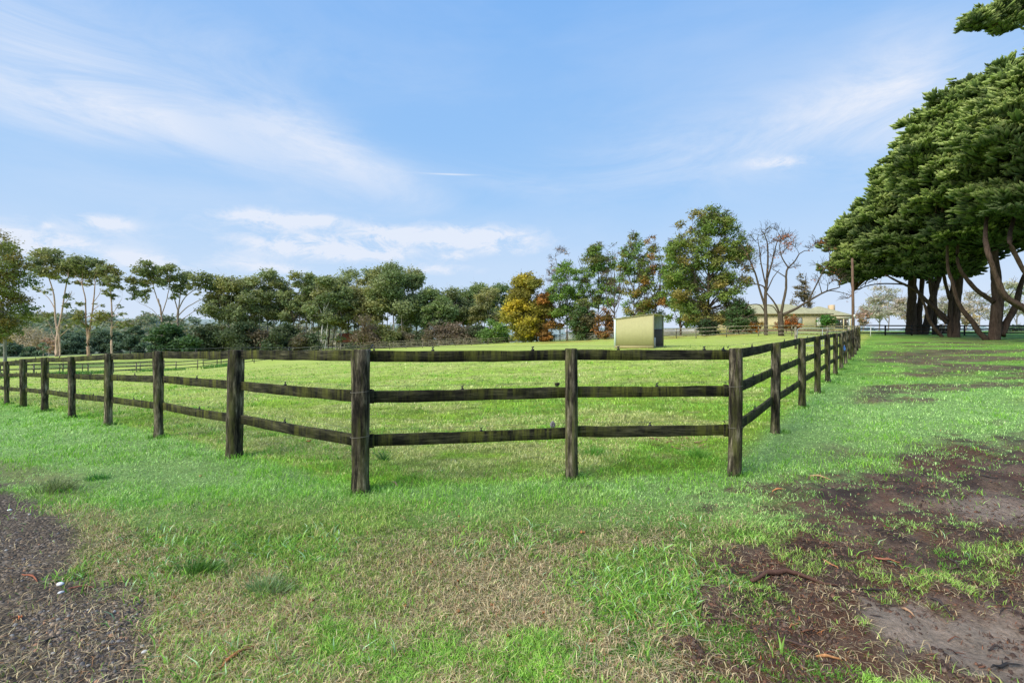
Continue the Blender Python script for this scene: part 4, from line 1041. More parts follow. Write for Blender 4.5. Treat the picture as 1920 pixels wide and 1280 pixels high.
make_tree('bare_tree','forked bare tree with a rusty top and one long limb sweeping right over the roof',1466,58,628,
 [([(1465,628),(1464,600),(1463,588)],12,9),([(1463,592),(1455,572),(1440,552),(1432,540)],4,1.5),([(1464,592),(1468,570),(1474,540),(1474,515),(1478,500)],5.5,3),([(1478,502),(1465,480),(1462,460),(1468,450)],2.5,.9),([(1478,502),(1490,490),(1500,475),(1518,468)],3,1.2),([(1468,590),(1490,580),(1515,565),(1545,548),(1575,538)],6,2),([(1515,565),(1530,535),(1545,505),(1555,490),(1556,465)],3,.9),([(1545,548),(1560,545),(1590,552),(1600,562)],2,.8),([(1462,595),(1450,575),(1432,572)],2.5,1),([(1474,520),(1455,508),(1442,500)],2,.7)],
 [(1462,452,12,.7),(1475,445,12,.9),(1482,455,11,.8),(1490,462,9,.5),(1470,470,12,.5),(1518,465,7,.3),(1530,455,9,.35),(1548,452,10,.35),(1555,470,9,.2),(1540,500,12,.15),(1560,510,12,.15),(1575,525,12,.12),(1555,530,12,.12),(1590,560,10,.12),(1535,525,10,.15),(1450,500,10,.15),(1490,500,8,.1)],
 [(.33,.13,.06),(.26,.12,.06)],803,per=38,size=.10,barkc=BB,twign=9,twigr=.02,minr=.014,jit=.4)
make_tree('conifer_tree','brown green conifer with drooping branches behind the house roof',1510,96,622,[([(1505,622),(1508,560),(1512,512)],5,1)],
 auto_blobs(1503,508,596,64,np.random.default_rng(9),46,4.5,8,'cone',.6),[(.16,.12,.065),(.12,.10,.055)],805,per=50,size=.15,barkc=BB,flat=.5,twign=3)
make_tree('maple_tree','small flame orange maple at the foot of the forked bare tree',1474,64,626,[([(1474,626),(1474,610)],2,1)],
 auto_blobs(1478,590,616,58,np.random.default_rng(10),22,5,8,'dome',1.0),[(.38,.12,.03),(.30,.12,.03),(.24,.10,.03)],807,per=75,size=.12,cat='tree')
make_tree('maple_tree','orange and gold shrubby maple left of the tall bare trunk',1418,66,626,[([(1418,626),(1418,610)],2,1)],
 auto_blobs(1418,594,620,42,np.random.default_rng(11),16,5,8,'dome',1.0),[(.34,.15,.03),(.28,.18,.04)],808,per=75,size=.12)
make_tree('shrub','bright green shrub against the right end of the house',1553,74,622,[([(1553,622),(1553,606)],1.6,1)],
 auto_blobs(1553,589,612,36,np.random.default_rng(12),16,5,8,'ball',1.0),[(.06,.16,.035),(.09,.20,.045)],809,'shrub',per=80,size=.13)
make_tree('shrub','dark shrub between the orange maple and the house window',1488,70,624,[([(1488,624),(1488,612)],1.2,1)],
 auto_blobs(1488,600,620,26,np.random.default_rng(13),10,4,6,'ball',1.0),[(.03,.05,.02)],810,'shrub',per=80,size=.12)
# hazy pale trees behind the cypresses
PAL_=[(.30,.27,.17),(.27,.27,.16),(.34,.27,.18)]
for i,(px,top,w,D,pal,lab,dn) in enumerate([(1648,552,70,112,PAL_,'pale hazy tree with flat tiers right of the utility pole',.55),(1665,528,100,125,PAL_,'tall pale misty tree between the pole and the cypress trunks',.4),(1700,545,60,118,[(.36,.26,.17),(.33,.28,.18)],'pale tan misty tree just left of the first cypress trunk',.45),(1618,575,40,105,[(.36,.18,.10)],'low russet tree at the right end of the house',.6),(1748,560,50,118,PAL_,'misty tree seen between the leaning cypress trunks',.35),(1810,575,60,112,[(.45,.32,.12),(.36,.25,.15)],'golden misty tree behind the middle cypress trunk',.5),(1835,540,80,122,PAL_,'thin misty tree between the two nearest cypresses',.3),(1905,520,80,115,[(.26,.30,.14),(.32,.30,.16)],'pale green misty tree behind the right cypress trunk',.7),(1770,520,70,130,PAL_,'faint tall tree far behind the cypress trunks',.35)]):
    r=np.random.default_rng(820+i); base=622; H=base-top
    limbs=[([(px,base),(px+2,base-H*.3),(px-2,base-H*.6)],2.4,1.4)]
    for j in range(8):
        s_=(-1)**j; limbs.append(([(px,base-H*r.uniform(.15,.5)),(px+s_*w*.2,base-H*r.uniform(.45,.6)),(px+s_*w*r.uniform(.25,.45),base-H*r.uniform(.6,.9))],1.1,.4))
    make_tree('pale_tree',lab,px,D,base,limbs,auto_blobs(px,top,base-H*.3,w,r,16,w*.08,w*.13,'dome',dn),pal,830+i,per=60,size=.22,flat=.4,barkc=(.28,.2,.15),haze=.28,twign=4,twigr=.04,minr=.03,hz=(.60,.62,.64),csig=.6)
for i,(px,w,lab) in enumerate([(1900,60,'blue green shrubs right of the nearest cypress trunk'),(1765,26,'low reddish shrub behind the black fence')]):
    make_tree('shrub',lab,px,75,626,[([(px,626),(px,612)],1.5,1)],auto_blobs(px,606,624,w,np.random.default_rng(850+i),14,5,8,'dome',1.0),[(.10,.16,.10)] if i==0 else [(.3,.2,.15)],852+i,'shrub',per=70,size=.14,haze=.1)

# --- macrocarpa cypresses
CB=(.085,.058,.043)
def cypress(lab,px,D,base,limbs,pads,seed,spacing=1.0,bonez=None,dens=1.0,fill=None,SC=.52):
    spacing=1.0
    """pads: list of crown volumes (cx,cy,cz,rx,ry,rz) in world metres; foliage sprays cover their surface"""
    r=np.random.default_rng(seed)
    x0=(px-CX)*D/F; z0=bz(x0,D); root=empty('cypress_tree',(x0,D,z0),lab,'tree'); R0=np.array(root.location)
    mb=MB()
    for li in limbs:
        pl,w0,w1=li[:3]
        pts=np.array([((q[0]-CX)*(D+(q[2] if len(q)>2 else 0))/F,D+(q[2] if len(q)>2 else 0),EYE-(q[1]-CY)*(D+(q[2] if len(q)>2 else 0))/F) for q in pl])-R0
        if pl[0][1]>=base-8: pts=np.vstack([pts[0]-np.array([0,0,.6]),pts])
        m=len(pts)*4; t=np.linspace(0,len(pts)-1,m); ii=np.clip(t.astype(int),0,len(pts)-2); ft=(t-ii)[:,None]
        p_1=pts[np.clip(ii-1,0,len(pts)-1)];p0=pts[ii];p1=pts[ii+1];p2=pts[np.clip(ii+2,0,len(pts)-1)]
        sp_=.5*((2*p0)+(-p_1+p1)*ft+(2*p_1-5*p0+4*p1-p2)*ft**2+(-p_1+3*p0-3*p1+p2)*ft**3)
        rad=np.interp(t/(len(pts)-1),[0,.15,1],[w0*1.35 if w0>9 else w0,w0,w1])*D/F/2
        mb.tube(sp_,rad,14,CB,rough=.30,seed=seed+len(pl))
    Vs=[];Cs=[]; cen=[]
    allc=np.array([p[:3] for p in pads]); allr=np.array([p[3:6] for p in pads])
    # flat layered boughs reaching out to the crown outline, each carrying a carpet of sprays
    for pi_,(cx,cy,cz,rx,ry,rz) in enumerate(pads):
        area=4*pi*((rx*ry)**1.6/3+(rx*rz)**1.6/3+(ry*rz)**1.6/3)**(1/1.6)
        bs=min(1.0,max(.35,rx/3.0))          # bough size
        m=int(area/(1.95*bs*bs)*dens)+3
        d=r.normal(0,1,(m,3)); d/=np.linalg.norm(d,axis=1)[:,None]
        p=np.array([cx,cy,cz])+d*np.array([rx,ry,rz])*r.uniform(.62,1.12,(m,1))
        ins=np.zeros(m,bool)
        for k_ in range(len(pads)):
            if k_==pi_: continue
            ins|=(((p-allc[k_])/allr[k_])**2).sum(1)<.5
        ins|=(d[:,2]<-.35)&(r.random(m)<.6)
        p=p[~ins]; d=d[~ins]; m=len(p)
        if m==0: continue
        out=d*np.array([1,1,0]); out[:,0]-=.15; out/=np.linalg.norm(out,axis=1)[:,None]+1e-6
        tilt=r.normal(.12,.14,m)+d[:,2]*.15
        oz=out.copy(); oz[:,2]=tilt; oz/=np.linalg.norm(oz,axis=1)[:,None]
        tg=np.cross(oz,np.array([0,0,1.0])); tg/=np.linalg.norm(tg,axis=1)[:,None]
        un_=np.cross(tg,oz)
        la_=r.uniform(1.1,2.5,m)*bs; lb_=la_*r.uniform(.45,.75,m); lc_=la_*r.uniform(.12,.22,m)
        ns=19
        th=r.uniform(0,2*pi,(m,ns)); q=np.sqrt(r.random((m,ns)))
        uu=q*np.cos(th); vv=q*np.sin(th); ww=(1-q**2)*1.0+r.normal(0,.25,(m,ns))-.25*np.clip(uu,0,1)*0
        ww-= (r.random((m,ns))<.22)*1.2
        pp=p[:,None]+oz[:,None]*(uu*la_[:,None])[...,None]+tg[:,None]*(vv*lb_[:,None])[...,None]+un_[:,None]*(ww*lc_[:,None])[...,None]
        dd=oz[:,None]*(.9+.4*uu)[...,None]+tg[:,None]*(vv*.8)[...,None]+np.array([0,0,.12])
        dz=np.repeat((d[:,2])[:,None],ns,1)
        dd=dd.reshape(-1,3); dd/=np.linalg.norm(dd,axis=1)[:,None]
        cen.append((pp.reshape(-1,3),dd,dz.ravel(),np.repeat(un_[:,None],ns,1).reshape(-1,3),(ww<-.3).ravel()))
    P_=np.vstack([c[0] for c in cen]); Dn=np.vstack([c[1] for c in cen]); lowz=np.concatenate([c[2] for c in cen]); undf=np.concatenate([c[4] for c in cen])
    m=len(P_)
    ax=Dn+r.normal(0,.22,(m,3)); ax/=np.linalg.norm(ax,axis=1)[:,None]
    upv=np.array([0,0,1.0])+Dn*.35; sd=np.cross(ax,upv); sd/=np.linalg.norm(sd,axis=1)[:,None]; un=np.cross(sd,ax)
    # every spray is a fan of plump tapering fingers, dressed with small scale leaves
    nf=5; k5=5; rings=np.array([0,.3,.62,.86,1.0]); rr_=np.array([.5,.95,1.0,.72,.15]); nr=len(rings)
    Ln=r.uniform(.9,1.9,m)*SC
    tone=r.random(m)
    fa=(np.arange(nf)-(nf-1)/2)*.30+r.normal(0,.12,(m,nf))
    el_=r.normal(.03,.12,(m,nf))
    fd=ax[:,None]*np.cos(fa)[:,:,None]+sd[:,None]*np.sin(fa)[:,:,None]+un[:,None]*el_[:,:,None]; fd/=np.linalg.norm(fd,axis=2)[:,:,None]
    fs=np.cross(fd,un[:,None]); fs/=np.linalg.norm(fs,axis=2)[:,:,None]; fu=np.cross(fs,fd)
    fl_=Ln[:,None]*r.uniform(.6,1.05,(m,nf)); fr_=fl_*r.uniform(.13,.20,(m,nf))
    og=P_[:,None]-ax[:,None]*Ln[:,None,None]*.45+sd[:,None]*(np.sin(fa)*.35)[:,:,None]*Ln[:,None,None]+un[:,None]*(r.normal(0,.09,(m,nf))*Ln[:,None])[:,:,None]
    cur=rings**2*.16
    an=np.arange(k5)*2*pi/k5
    ctr_=og[:,:,None]+fd[:,:,None]*(fl_[:,:,None]*rings)[...,None]+un[:,None,None]*(fl_[:,:,None]*cur)[...,None]
    R_=(fr_[:,:,None]*rr_)[...,None]*(1+r.normal(0,.24,(m,nf,nr,k5)))
    V4=ctr_[:,:,:,None]+R_[...,None]*(np.cos(an)[:,None]*fs[:,:,None,None]+np.sin(an)[:,None]*fu[:,:,None,None]*.8)
    V4+=r.normal(0,.022*SC,V4.shape)
    Vf=V4.reshape(-1,3)-R0
    base_c=lerp(C3(.055,.115,.045),C3(.10,.17,.055),tone[:,None])
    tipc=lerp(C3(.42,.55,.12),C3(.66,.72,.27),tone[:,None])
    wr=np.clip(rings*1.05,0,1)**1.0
    upk=np.clip(np.sin(an)*.35+.75,0,1)  # upper side of each finger coloured lighter, as if lit from above
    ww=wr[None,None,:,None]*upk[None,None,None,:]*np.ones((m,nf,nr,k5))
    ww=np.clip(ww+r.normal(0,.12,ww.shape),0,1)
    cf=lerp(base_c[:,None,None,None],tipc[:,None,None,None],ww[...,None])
    low=np.maximum(sst(.1,-.6,lowz),undf*.7)[:,None,None,None,None]; cf=lerp(cf,np.array([.035,.07,.035]),low*.75)  # shade painted into sprays beneath the boughs and low on the crown
    cf=cf*(1+.2*(r.random((m,nf,1,1,1))-.5)); Cf=cf.reshape(-1,3)
    i0=(np.arange(m*nf)*nr*k5)[:,None,None]; ri=np.arange(nr-1)[None,:,None]*k5; j=np.arange(k5)[None,None,:]; j2=(j+1)%k5
    Qf=np.stack([i0+ri+j,i0+ri+j2,i0+ri+k5+j2,i0+ri+k5+j],-1).reshape(-1,4)
    # scale leaves: short tufts standing off the fingers
    nl=6
    rp=r.integers(1,nr,(m,nf,nl)); kp=r.integers(0,k5,(m,nf,nl))
    mi_=np.arange(m)[:,None,None]; fi_=np.arange(nf)[None,:,None]
    pos=V4[mi_,fi_,rp,kp]; cc0=ctr_[mi_,fi_,rp]; outd=pos-cc0; outd/=np.linalg.norm(outd,axis=-1)[...,None]+1e-6
    la=fd[:,:,None]*.9+outd*.7+r.normal(0,.25,pos.shape); la/=np.linalg.norm(la,axis=-1)[...,None]
    lb=np.cross(la,outd+r.normal(0,.4,pos.shape)); lb/=np.linalg.norm(lb,axis=-1)[...,None]+1e-6
    s=(.10*SC*r.uniform(.6,1.4,(m,nf,nl)))[...,None]
    C0=pos+la*s*.6
    Vv=np.stack([C0+la*s*1.3,C0+lb*s*.5,C0-la*s,C0-lb*s*.5],3).reshape(-1,3)-R0
    Cc=np.repeat((cf[mi_,fi_,rp,kp]*r.uniform(.85,1.35,(m,nf,nl,1))).reshape(-1,3),4,0)
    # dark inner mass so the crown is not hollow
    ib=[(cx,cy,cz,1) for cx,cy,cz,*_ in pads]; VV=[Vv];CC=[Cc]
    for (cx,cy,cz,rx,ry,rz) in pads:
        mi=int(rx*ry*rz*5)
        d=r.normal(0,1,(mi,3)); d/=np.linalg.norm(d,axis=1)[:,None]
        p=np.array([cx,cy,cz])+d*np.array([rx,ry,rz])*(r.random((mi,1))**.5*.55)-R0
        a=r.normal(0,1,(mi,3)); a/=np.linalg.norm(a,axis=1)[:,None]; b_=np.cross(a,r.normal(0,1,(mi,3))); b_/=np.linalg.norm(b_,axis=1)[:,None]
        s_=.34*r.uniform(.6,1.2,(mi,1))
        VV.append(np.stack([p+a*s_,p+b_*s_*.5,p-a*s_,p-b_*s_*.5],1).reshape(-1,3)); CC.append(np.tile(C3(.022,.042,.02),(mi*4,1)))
        # branches inside
    Vv=np.vstack(VV); Cc=np.vstack(CC)
    stem=np.array([0,0,0.])
    hubs=[]
    for li in limbs:
        q=li[0][-1]; dd=q[2] if len(q)>2 else 0; hubs.append(np.array([(q[0]-CX)*(D+dd)/F,D+dd,EYE-(q[1]-CY)*(D+dd)/F])-R0)
    hubs=np.array(hubs)
    for (cx,cy,cz,rx,ry,rz) in pads:
        c0=np.array([cx,cy,cz])-R0; h_=hubs[np.linalg.norm(hubs-c0,axis=1).argmin()]
        mb.tube(curve(h_,c0,r,8,.05),[.16,.07],6,CB,cap=False)
        for _ in range(int(5+rx*1.5)):
            d=r.normal(0,1,3); d[2]=d[2]*.35-.1; d/=np.linalg.norm(d)
            tgt=c0+d*np.array([rx,ry,rz])*.95
            st=h_+(c0-h_)*r.uniform(.0,.9)
            mb.tube(curve(st,tgt,r,7,.06,.04),[.06,.018],4,np.array(CB)*.9,cap=False)
    mb.build('trunk',M_BARK,root,smooth=True)
    i=np.arange(len(Vv)//4)*4
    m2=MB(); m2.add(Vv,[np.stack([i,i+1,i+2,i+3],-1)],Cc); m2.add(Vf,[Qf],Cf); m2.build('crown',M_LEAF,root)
    return root
def W(px,py,D): return ((px-CX)*D/F, D, EYE-(py-CY)*D/F)
def vol(px,py,D,rx,ry,rz): return (*W(px,py,D),rx,ry,rz)
# C: the farthest of the row
cypress('farthest cypress of the right hand row, its low crown reaching left toward the pole',1716,65,627,
 [([(1708,627),(1709,590),(1710,550),(1712,500),(1716,450)],17,9),([(1722,627),(1723,590),(1727,550),(1731,500)],12,6),([(1733,625),(1742,590),(1752,545),(1763,510),(1770,470)],13,7),([(1752,625),(1753,590),(1752,550),(1745,510)],8,5),([(1712,540),(1690,533),(1640,533),(1600,545)],3,1.2)],
 [vol(1612,450,61,2.9,3.2,2.3),vol(1606,500,60,1.9,2.2,1.6),vol(1625,495,60,3.2,3.4,2.2),vol(1640,445,62,4.2,4.5,3.2),vol(1665,470,60,4.6,4.5,3.4),vol(1690,430,63,5.5,6,4.2),vol(1745,430,66,6,6,4),vol(1690,495,62,3.8,4,2.2),vol(1740,478,64,4.5,4.5,2.6),vol(1592,478,60,1.2,1.4,.8),vol(1592,432,60,1.3,1.5,.8)],901,1.15)
cypress('middle cypress of the right hand row with curved limbs springing from its base',1788,56,631,
 [([(1790,631),(1792,590),(1796,540),(1802,490),(1806,440)],18,10),([(1782,631),(1781,600),(1783,560),(1790,520)],9,6),([(1778,600),(1755,580),(1735,562),(1718,545),(1700,535),(1682,527),(1660,515)],7,2.5),([(1776,606),(1760,590),(1752,570),(1745,545),(1743,515),(1743,480),(1748,430)],6,3.5),([(1766,631),(1752,615),(1740,595),(1735,575),(1722,548),(1715,525),(1712,470)],6,2),([(1786,575),(1775,540),(1768,500),(1770,470),(1776,420)],6,4)],
 [vol(1700,400,53,3.6,3.8,3.2),vol(1740,380,54,5,5,5),vol(1730,430,52,4.2,4.2,3.2),vol(1775,345,55,5.5,6,6),vol(1820,400,57,6,6,5),vol(1718,345,54,2.6,3,2.4),vol(1690,368,53,2.0,2.2,1.4),vol(1790,455,55,4.4,4.4,2.3),vol(1760,490,52,2.6,2.6,1.4),vol(1795,500,52,2.1,2.1,1.0),vol(1760,470,51,2.8,2.8,1.3),vol(1668,395,53,1.8,2,1.2)],902,.95)
cypress('nearest cypress in view at right, thick trunk, low sweeping limbs and the highest crown',1866,47,637,
 [([(1864,637),(1868,600),(1870,560),(1866,510),(1862,460),(1860,400)],19,11),([(1862,566),(1848,556),(1830,543),(1812,522),(1800,505),(1795,480),(1800,420)],8,4),([(1848,636),(1835,622),(1822,602),(1806,583),(1794,560),(1786,530),(1777,500),(1776,440)],9,4),([(1876,628),(1890,600),(1905,572),(1912,540),(1930,490),(1938,430)],11,5),([(1870,520),(1858,480),(1850,440),(1846,410),(1850,350)],9,4),([(1878,566),(1888,560),(1900,545)],2.5,1)],
 [vol(1800,300,44,3.8,4,3.6),vol(1840,250,45,4.6,5,4.6),vol(1795,235,45,2.4,2.8,2.2),vol(1770,270,44,2.2,2.4,1.6),vol(1850,330,43,4.6,4.4,4),vol(1910,235,46,5.0,5.6,5.0),vol(1890,290,43,5,5,4.5),vol(1862,190,47,2.8,3.0,2.4),vol(1900,170,47,2.6,3.0,2.2),vol(1900,380,46,5,5,3.4),vol(1820,380,44,3.6,3.8,2.6),vol(1740,285,44,1.9,2,.9),vol(1835,440,46,3.0,3.0,1.3),vol(1930,420,47,5,5,2.2),vol(1770,330,44,2.6,2.8,2.0),vol(1870,420,48,3.6,4,1.6),vol(1822,215,46,1.7,2.0,1.2)],903,.72)
cypress('cypress at the right edge whose trunk stands outside the picture, limb crossing low into view',1990,38,643,
 [([(1990,643),(1985,560),(1980,450),(1975,350)],26,16),([(1975,600),(1940,590),(1915,575),(1885,555),(1868,520),(1852,470),(1848,430,2),(1860,370,5),(1880,320,8)],12,5),([(1985,560),(1950,540),(1925,515),(1905,480),(1893,450),(1898,420,2),(1912,370,5),(1925,320,6)],9,4)],
 [vol(1985,240,38,5,5,4.6),vol(1935,260,36,3.4,3.6,3),vol(1990,300,38,6,6,5),vol(1935,175,38,2.2,2.4,1.8),vol(1950,360,37,3.6,3.6,2.4)],904,.6)
cypress('cypress bough reaching in high at the top right corner of the view',2170,29,652,
 [([(2170,652),(2160,500),(2150,300),(2140,100)],34,22),([(2140,100),(2050,40),(1980,10),(1900,22),(1840,36)],8,1.6)],
 [vol(1960,0,29,1.6,1.2,.8),vol(1905,14,29,1.1,.9,.55),vol(1860,33,29,.8,.6,.32),vol(1828,46,29,.55,.45,.2),vol(1885,50,29,.5,.4,.14),vol(2080,30,29,3,2,1.6),vol(2150,60,29,4,4,3)],905,.30,SC=.30)

# ------------------------------------------------------------------ ground litter as things
def stick(px0,py0,px1,py1,w,label,group=None,col=(.09,.055,.04),seed=0,cat='stick',bend=.1,name='fallen_stick',lift=.006,splay=0):
    r=np.random.default_rng(seed); a=np.array(gpt(px0,py0)); b_=np.array(gpt(px1,py1)); t=np.linspace(0,1,9)
    d=b_-a; ln=np.linalg.norm(d); nrm=np.array([-d[1],d[0],0])/ln
    pts=a+d*t[:,None]+nrm*(bend*ln*np.sin(pi*t)+r.normal(0,.012*ln,9))[:,None]
    pts[:,2]=ground_z(pts[:,0],pts[:,1])+w*.35+lift+.4*w*np.sin(pi*t)
    mb=MB(); mb.tube(pts-a,[w*.3,w*.55,w*.42,w*.18],6,col,rough=.75,seed=seed)
    o=mb.build(name,M_LITTER,None,a,True); tag(o,label,cat,group)
    if splay:
        for k in range(splay):
            i=r.integers(3,8); p=pts[i]-a; dd=d/ln*r.uniform(.4,1)+nrm*r.uniform(-1,1); dd/=np.linalg.norm(dd)
            m2=MB(); m2.tube([p,p+dd*ln*.2+np.array([0,0,.01])],[w*.25,w*.1],5,col); m2.build('side_twig',M_LITTER,o)
    return o
stick(1408,1096,1572,1103,.030,'thick curved brown branch lying on the mud','',(.10,.05,.035),1,'branch',.22,'fallen_branch')
stick(1600,1118,1690,1112,.012,'thin dark stick right of the curved branch',None,(.045,.035,.03),2)
stick(405,1262,495,1208,.020,'split orange strip of bark in the straw at lower left',None,(.36,.15,.06),3,'bark strip',.04,'bark_strip')
stick(470,1252,478,1232,.010,'small orange bark sliver beside the long bark strip',None,(.42,.19,.07),4,'bark strip',.04,'bark_strip')
stick(42,1080,70,1092,.010,'red brown twig on the gravel near the left edge',None,(.30,.10,.05),5)
stick(128,1103,176,1104,.011,'dark red twig at the grass edge of the gravel',None,(.16,.06,.04),6)
stick(78,1215,108,1204,.009,'black twig on the lower gravel',None,(.03,.028,.027),7)
stick(20,1163,40,1160,.009,'small dark twig with an orange chip on the left gravel',None,(.10,.06,.04),8)
stick(1735,1130,1795,1165,.010,'thin dark twig at the top of the smooth mud patch',None,(.06,.045,.04),9,splay=2)
stick(1470,1208,1540,1222,.014,'knotted root like stick at the edge of the foreground grass',None,(.10,.06,.045),10,splay=3)
stick(1530,1232,1578,1242,.016,'orange wood splinter beside the knotted stick',None,(.45,.22,.09),11,'wood splinter',.03,'wood_splinter')
stick(1480,1188,1500,1176,.010,'orange wood chip above the knotted stick',None,(.38,.16,.07),12,'wood splinter',.03,'wood_splinter')
stick(1690,1152,1716,1164,.012,'pale tan bark sliver above the smooth mud patch',None,(.36,.22,.13),13,'bark strip',.03,'bark_strip')
stick(1640,1052,1690,1056,.014,'rust coloured strip of bark lying across the mud',None,(.33,.13,.07),14,'bark strip',.06,'bark_strip')
stick(1545,1056,1572,1074,.012,'orange splinter behind the curved branch',None,(.40,.17,.08),15,'wood splinter',.05,'wood_splinter')
stick(1768,1036,1800,1058,.010,'slim dark twig in the mud right of centre',None,(.07,.05,.045),16)
stick(1860,1265,1918,1248,.014,'black stick in the bottom right corner',None,(.03,.026,.024),17,splay=2)
stick(1836,896,1872,900,.014,'dark stick among the patchy grass at right',None,(.05,.04,.035),18)
stick(1518,893,1560,900,.018,'pale bark strip right of the corner post',None,(.38,.24,.13),19,'bark strip',.08,'bark_strip')
stick(1448,921,1472,920,.014,'orange chip of bark below the corner post',None,(.50,.22,.08),20,'bark strip',.05,'bark_strip')
stick(734,904,746,914,.016,'pinkish wood chip in the turf right of the left corner post',None,(.42,.25,.16),21,'wood splinter',.05,'wood_splinter')
r=np.random.default_rng(66)
for k in range(46):
    px=r.uniform(1380,1915); py=r.uniform(905,1270)
    x_,y_,z_=gpt(px,py); m_=masks(np.array([x_]),np.array([y_]))
    if m_[0][0]<.4: continue
    a=r.uniform(-.5,.5); l=r.uniform(12,34)
    stick(px,py,px+l,py+l*a*.5,r.uniform(.004,.009),'small dark twig scattered over the mud','small twigs on the mud',((.05,.035,.03),(.16,.07,.04),(.08,.05,.04))[k%3],70+k,'twig',r.uniform(-.15,.15),'fallen_twig')
for k in range(16):
    px=r.uniform(1205,1330); py=r.uniform(805,838); l=r.uniform(8,26)
    stick(px,py,px+l,py+r.uniform(-6,6),r.uniform(.008,.016),'curl of brown bark lying under the bottom rail of the right bay','bark curls under the right bay',((.30,.17,.09),(.42,.27,.15),(.16,.09,.05))[k%3],170+k,'bark',r.uniform(-.3,.3),'bark_curl')
# fallen leaves
def leaf(px,py,s,label,col,group=None,seed=0):
    r=np.random.default_rng(seed); p=gpt(px,py,.012); a=np.linspace(0,2*pi,11)[:-1]
    rad=s*(.6+.4*np.abs(np.cos(a*2.5)))*(1+r.normal(0,.1,10))
    V=np.vstack([[0,0,.004],np.stack([rad*np.cos(a),rad*np.sin(a)*.7,.010*np.cos(a*3+1)+.004],-1)])
    f=np.array([(0,i+1,(i+1)%10+1) for i in range(10)])
    mb=MB(); mb.add(V,[f],col); o=mb.build('fallen_leaf',M_STRAW,None,p); o.rotation_euler=(r.uniform(-.2,.2),r.uniform(-.2,.2),r.uniform(0,6)); m_=o.modifiers.new('s','SOLIDIFY'); m_.thickness=.0012
    tag(o,label,'leaf',group); return o
for k,(px,py,s,lb,c) in enumerate([(578,830,.045,'large orange leaf in the grass between the first two left posts',(.50,.17,.07)),(1093,997,.030,'orange leaf standing in the foreground turf',(.55,.22,.09)),(1258,1072,.026,'pinkish orange leaf at the right of the foreground grass',(.52,.24,.14)),(38,1163,.014,'bright orange chip on the gravel at lower left',(.62,.20,.08)),(376,894,.02,'tan leaf on the verge turf',(.45,.26,.12)),(304,1008,.022,'ochre leaf in the coarse green grass',(.5,.28,.08)),(430,950,.02,'russet leaf in the turf behind the coarse grass',(.4,.16,.07))]):
    leaf(px,py,s,lb,c,None,900+k)
for k in range(26):
    px=r.uniform(240,1300); py=r.uniform(965,1240); leaf(px,py,r.uniform(.007,.013),'tiny russet leaf fragment caught in the foreground grass',(.42,.17,.07),'tiny leaf fragments in the foreground grass',950+k)
# white stones
def stone(px,py,s,label,c,seed):
    r=np.random.default_rng(seed); p=gpt(px,py); me=MB()
    k=9; zs=[-.2,.1,.45,.7]; rs=[.9,1.0,.8,.4]; a=np.arange(k)*2*pi/k; w=1+r.normal(0,.1,k)
    V=np.vstack([np.stack([s*rr*w*np.cos(a)*1.2,s*rr*w*np.sin(a)*.8,np.full(k,z_*s)],-1) for z_,rr in zip(zs,rs)])
    q=[(i*k+j,i*k+(j+1)%k,(i+1)*k+(j+1)%k,(i+1)*k+j) for i in range(3) for j in range(k)]
    me.add(V,[np.array(q),(np.arange(k)+3*k)[None]],c); o=me.build('white_stone',M_STONE,None,p,True); o.rotation_euler=(0,0,r.uniform(0,6)); tag(o,label,'stone')
stone(113,1094,.017,'larger white stone at the gravel edge beside the dark red twig',(.75,.74,.72),1)
stone(114,1108,.013,'white stone just below the larger white one',(.72,.72,.72),2)
stone(271,1224,.012,'round pale stone where the gravel meets the straw',(.62,.60,.56),3)
stone(18,956,.016,'white stone at the top of the gravel by the left edge',(.75,.75,.75),4)
# tussocks
def tussock(px,py,h,n_,spread,label,c0,c1,seed,leanx=0):
    r=np.random.default_rng(seed); p=np.array(gpt(px,py)); x=r.normal(0,spread,n_); y=r.normal(0,spread*.6,n_)
    V=[];Cc=[]
    d=np.stack([x/spread*.35+leanx+r.normal(0,.25,n_),y/spread*.3+r.normal(0,.25,n_),np.ones(n_)*.8],-1); d/=np.linalg.norm(d,axis=1)[:,None]
    B=np.stack([x,y,np.full(n_,-.01)],-1); hl=(h*r.uniform(.5,1.1,n_))[:,None]
    a=r.random(n_)*pi; sd=np.stack([np.cos(a),np.sin(a),np.zeros(n_)],-1)*.0022
    m1=B+d*hl*.5; m2=B+d*hl*.85+np.stack([d[:,0],d[:,1],-np.ones(n_)*.1],-1)*hl*.12; tp=B+d*hl+np.stack([d[:,0],d[:,1],-np.ones(n_)*.5],-1)*hl*.25
    V=np.stack([B-sd,B+sd,m1+sd,m1-sd,m2+sd*.7,m2-sd*.7,tp],1).reshape(-1,3)
    i=np.arange(n_)*7
    Q=np.vstack([np.stack([i,i+1,i+2,i+3],-1),np.stack([i+3,i+2,i+4,i+5],-1)]); T=np.stack([i+5,i+4,i+6],-1)
    c=lerp(np.array(c0),np.array(c1),r.random((n_,1)))
    me=np_mesh('grass_tussock',V,[Q,T],np.repeat(c,7,0)); o=link('grass_tussock',me,M_GRASS,None,p); tag(o,label,'grass tussock')
tussock(108,922,.15,260,.10,'grey green tussock at the dry edge of the verge near the left border',(.08,.13,.04),(.26,.30,.14),1,.3)
tussock(185,900,.10,160,.06,'small vivid green tussock right of the grey green one',(.03,.14,.03),(.08,.26,.05),2)
tussock(375,1070,.11,320,.06,'dark green leaning tussock in the coarse grass',(.04,.12,.02),(.14,.28,.05),3,.25)
tussock(500,1108,.10,240,.06,'pale green upright tussock at the edge of the straw',(.12,.22,.07),(.28,.38,.18),4,.1)
tussock(1310,858,.16,200,.05,'bright green tuft beside the right corner post',(.10,.28,.04),(.24,.46,.08),5)
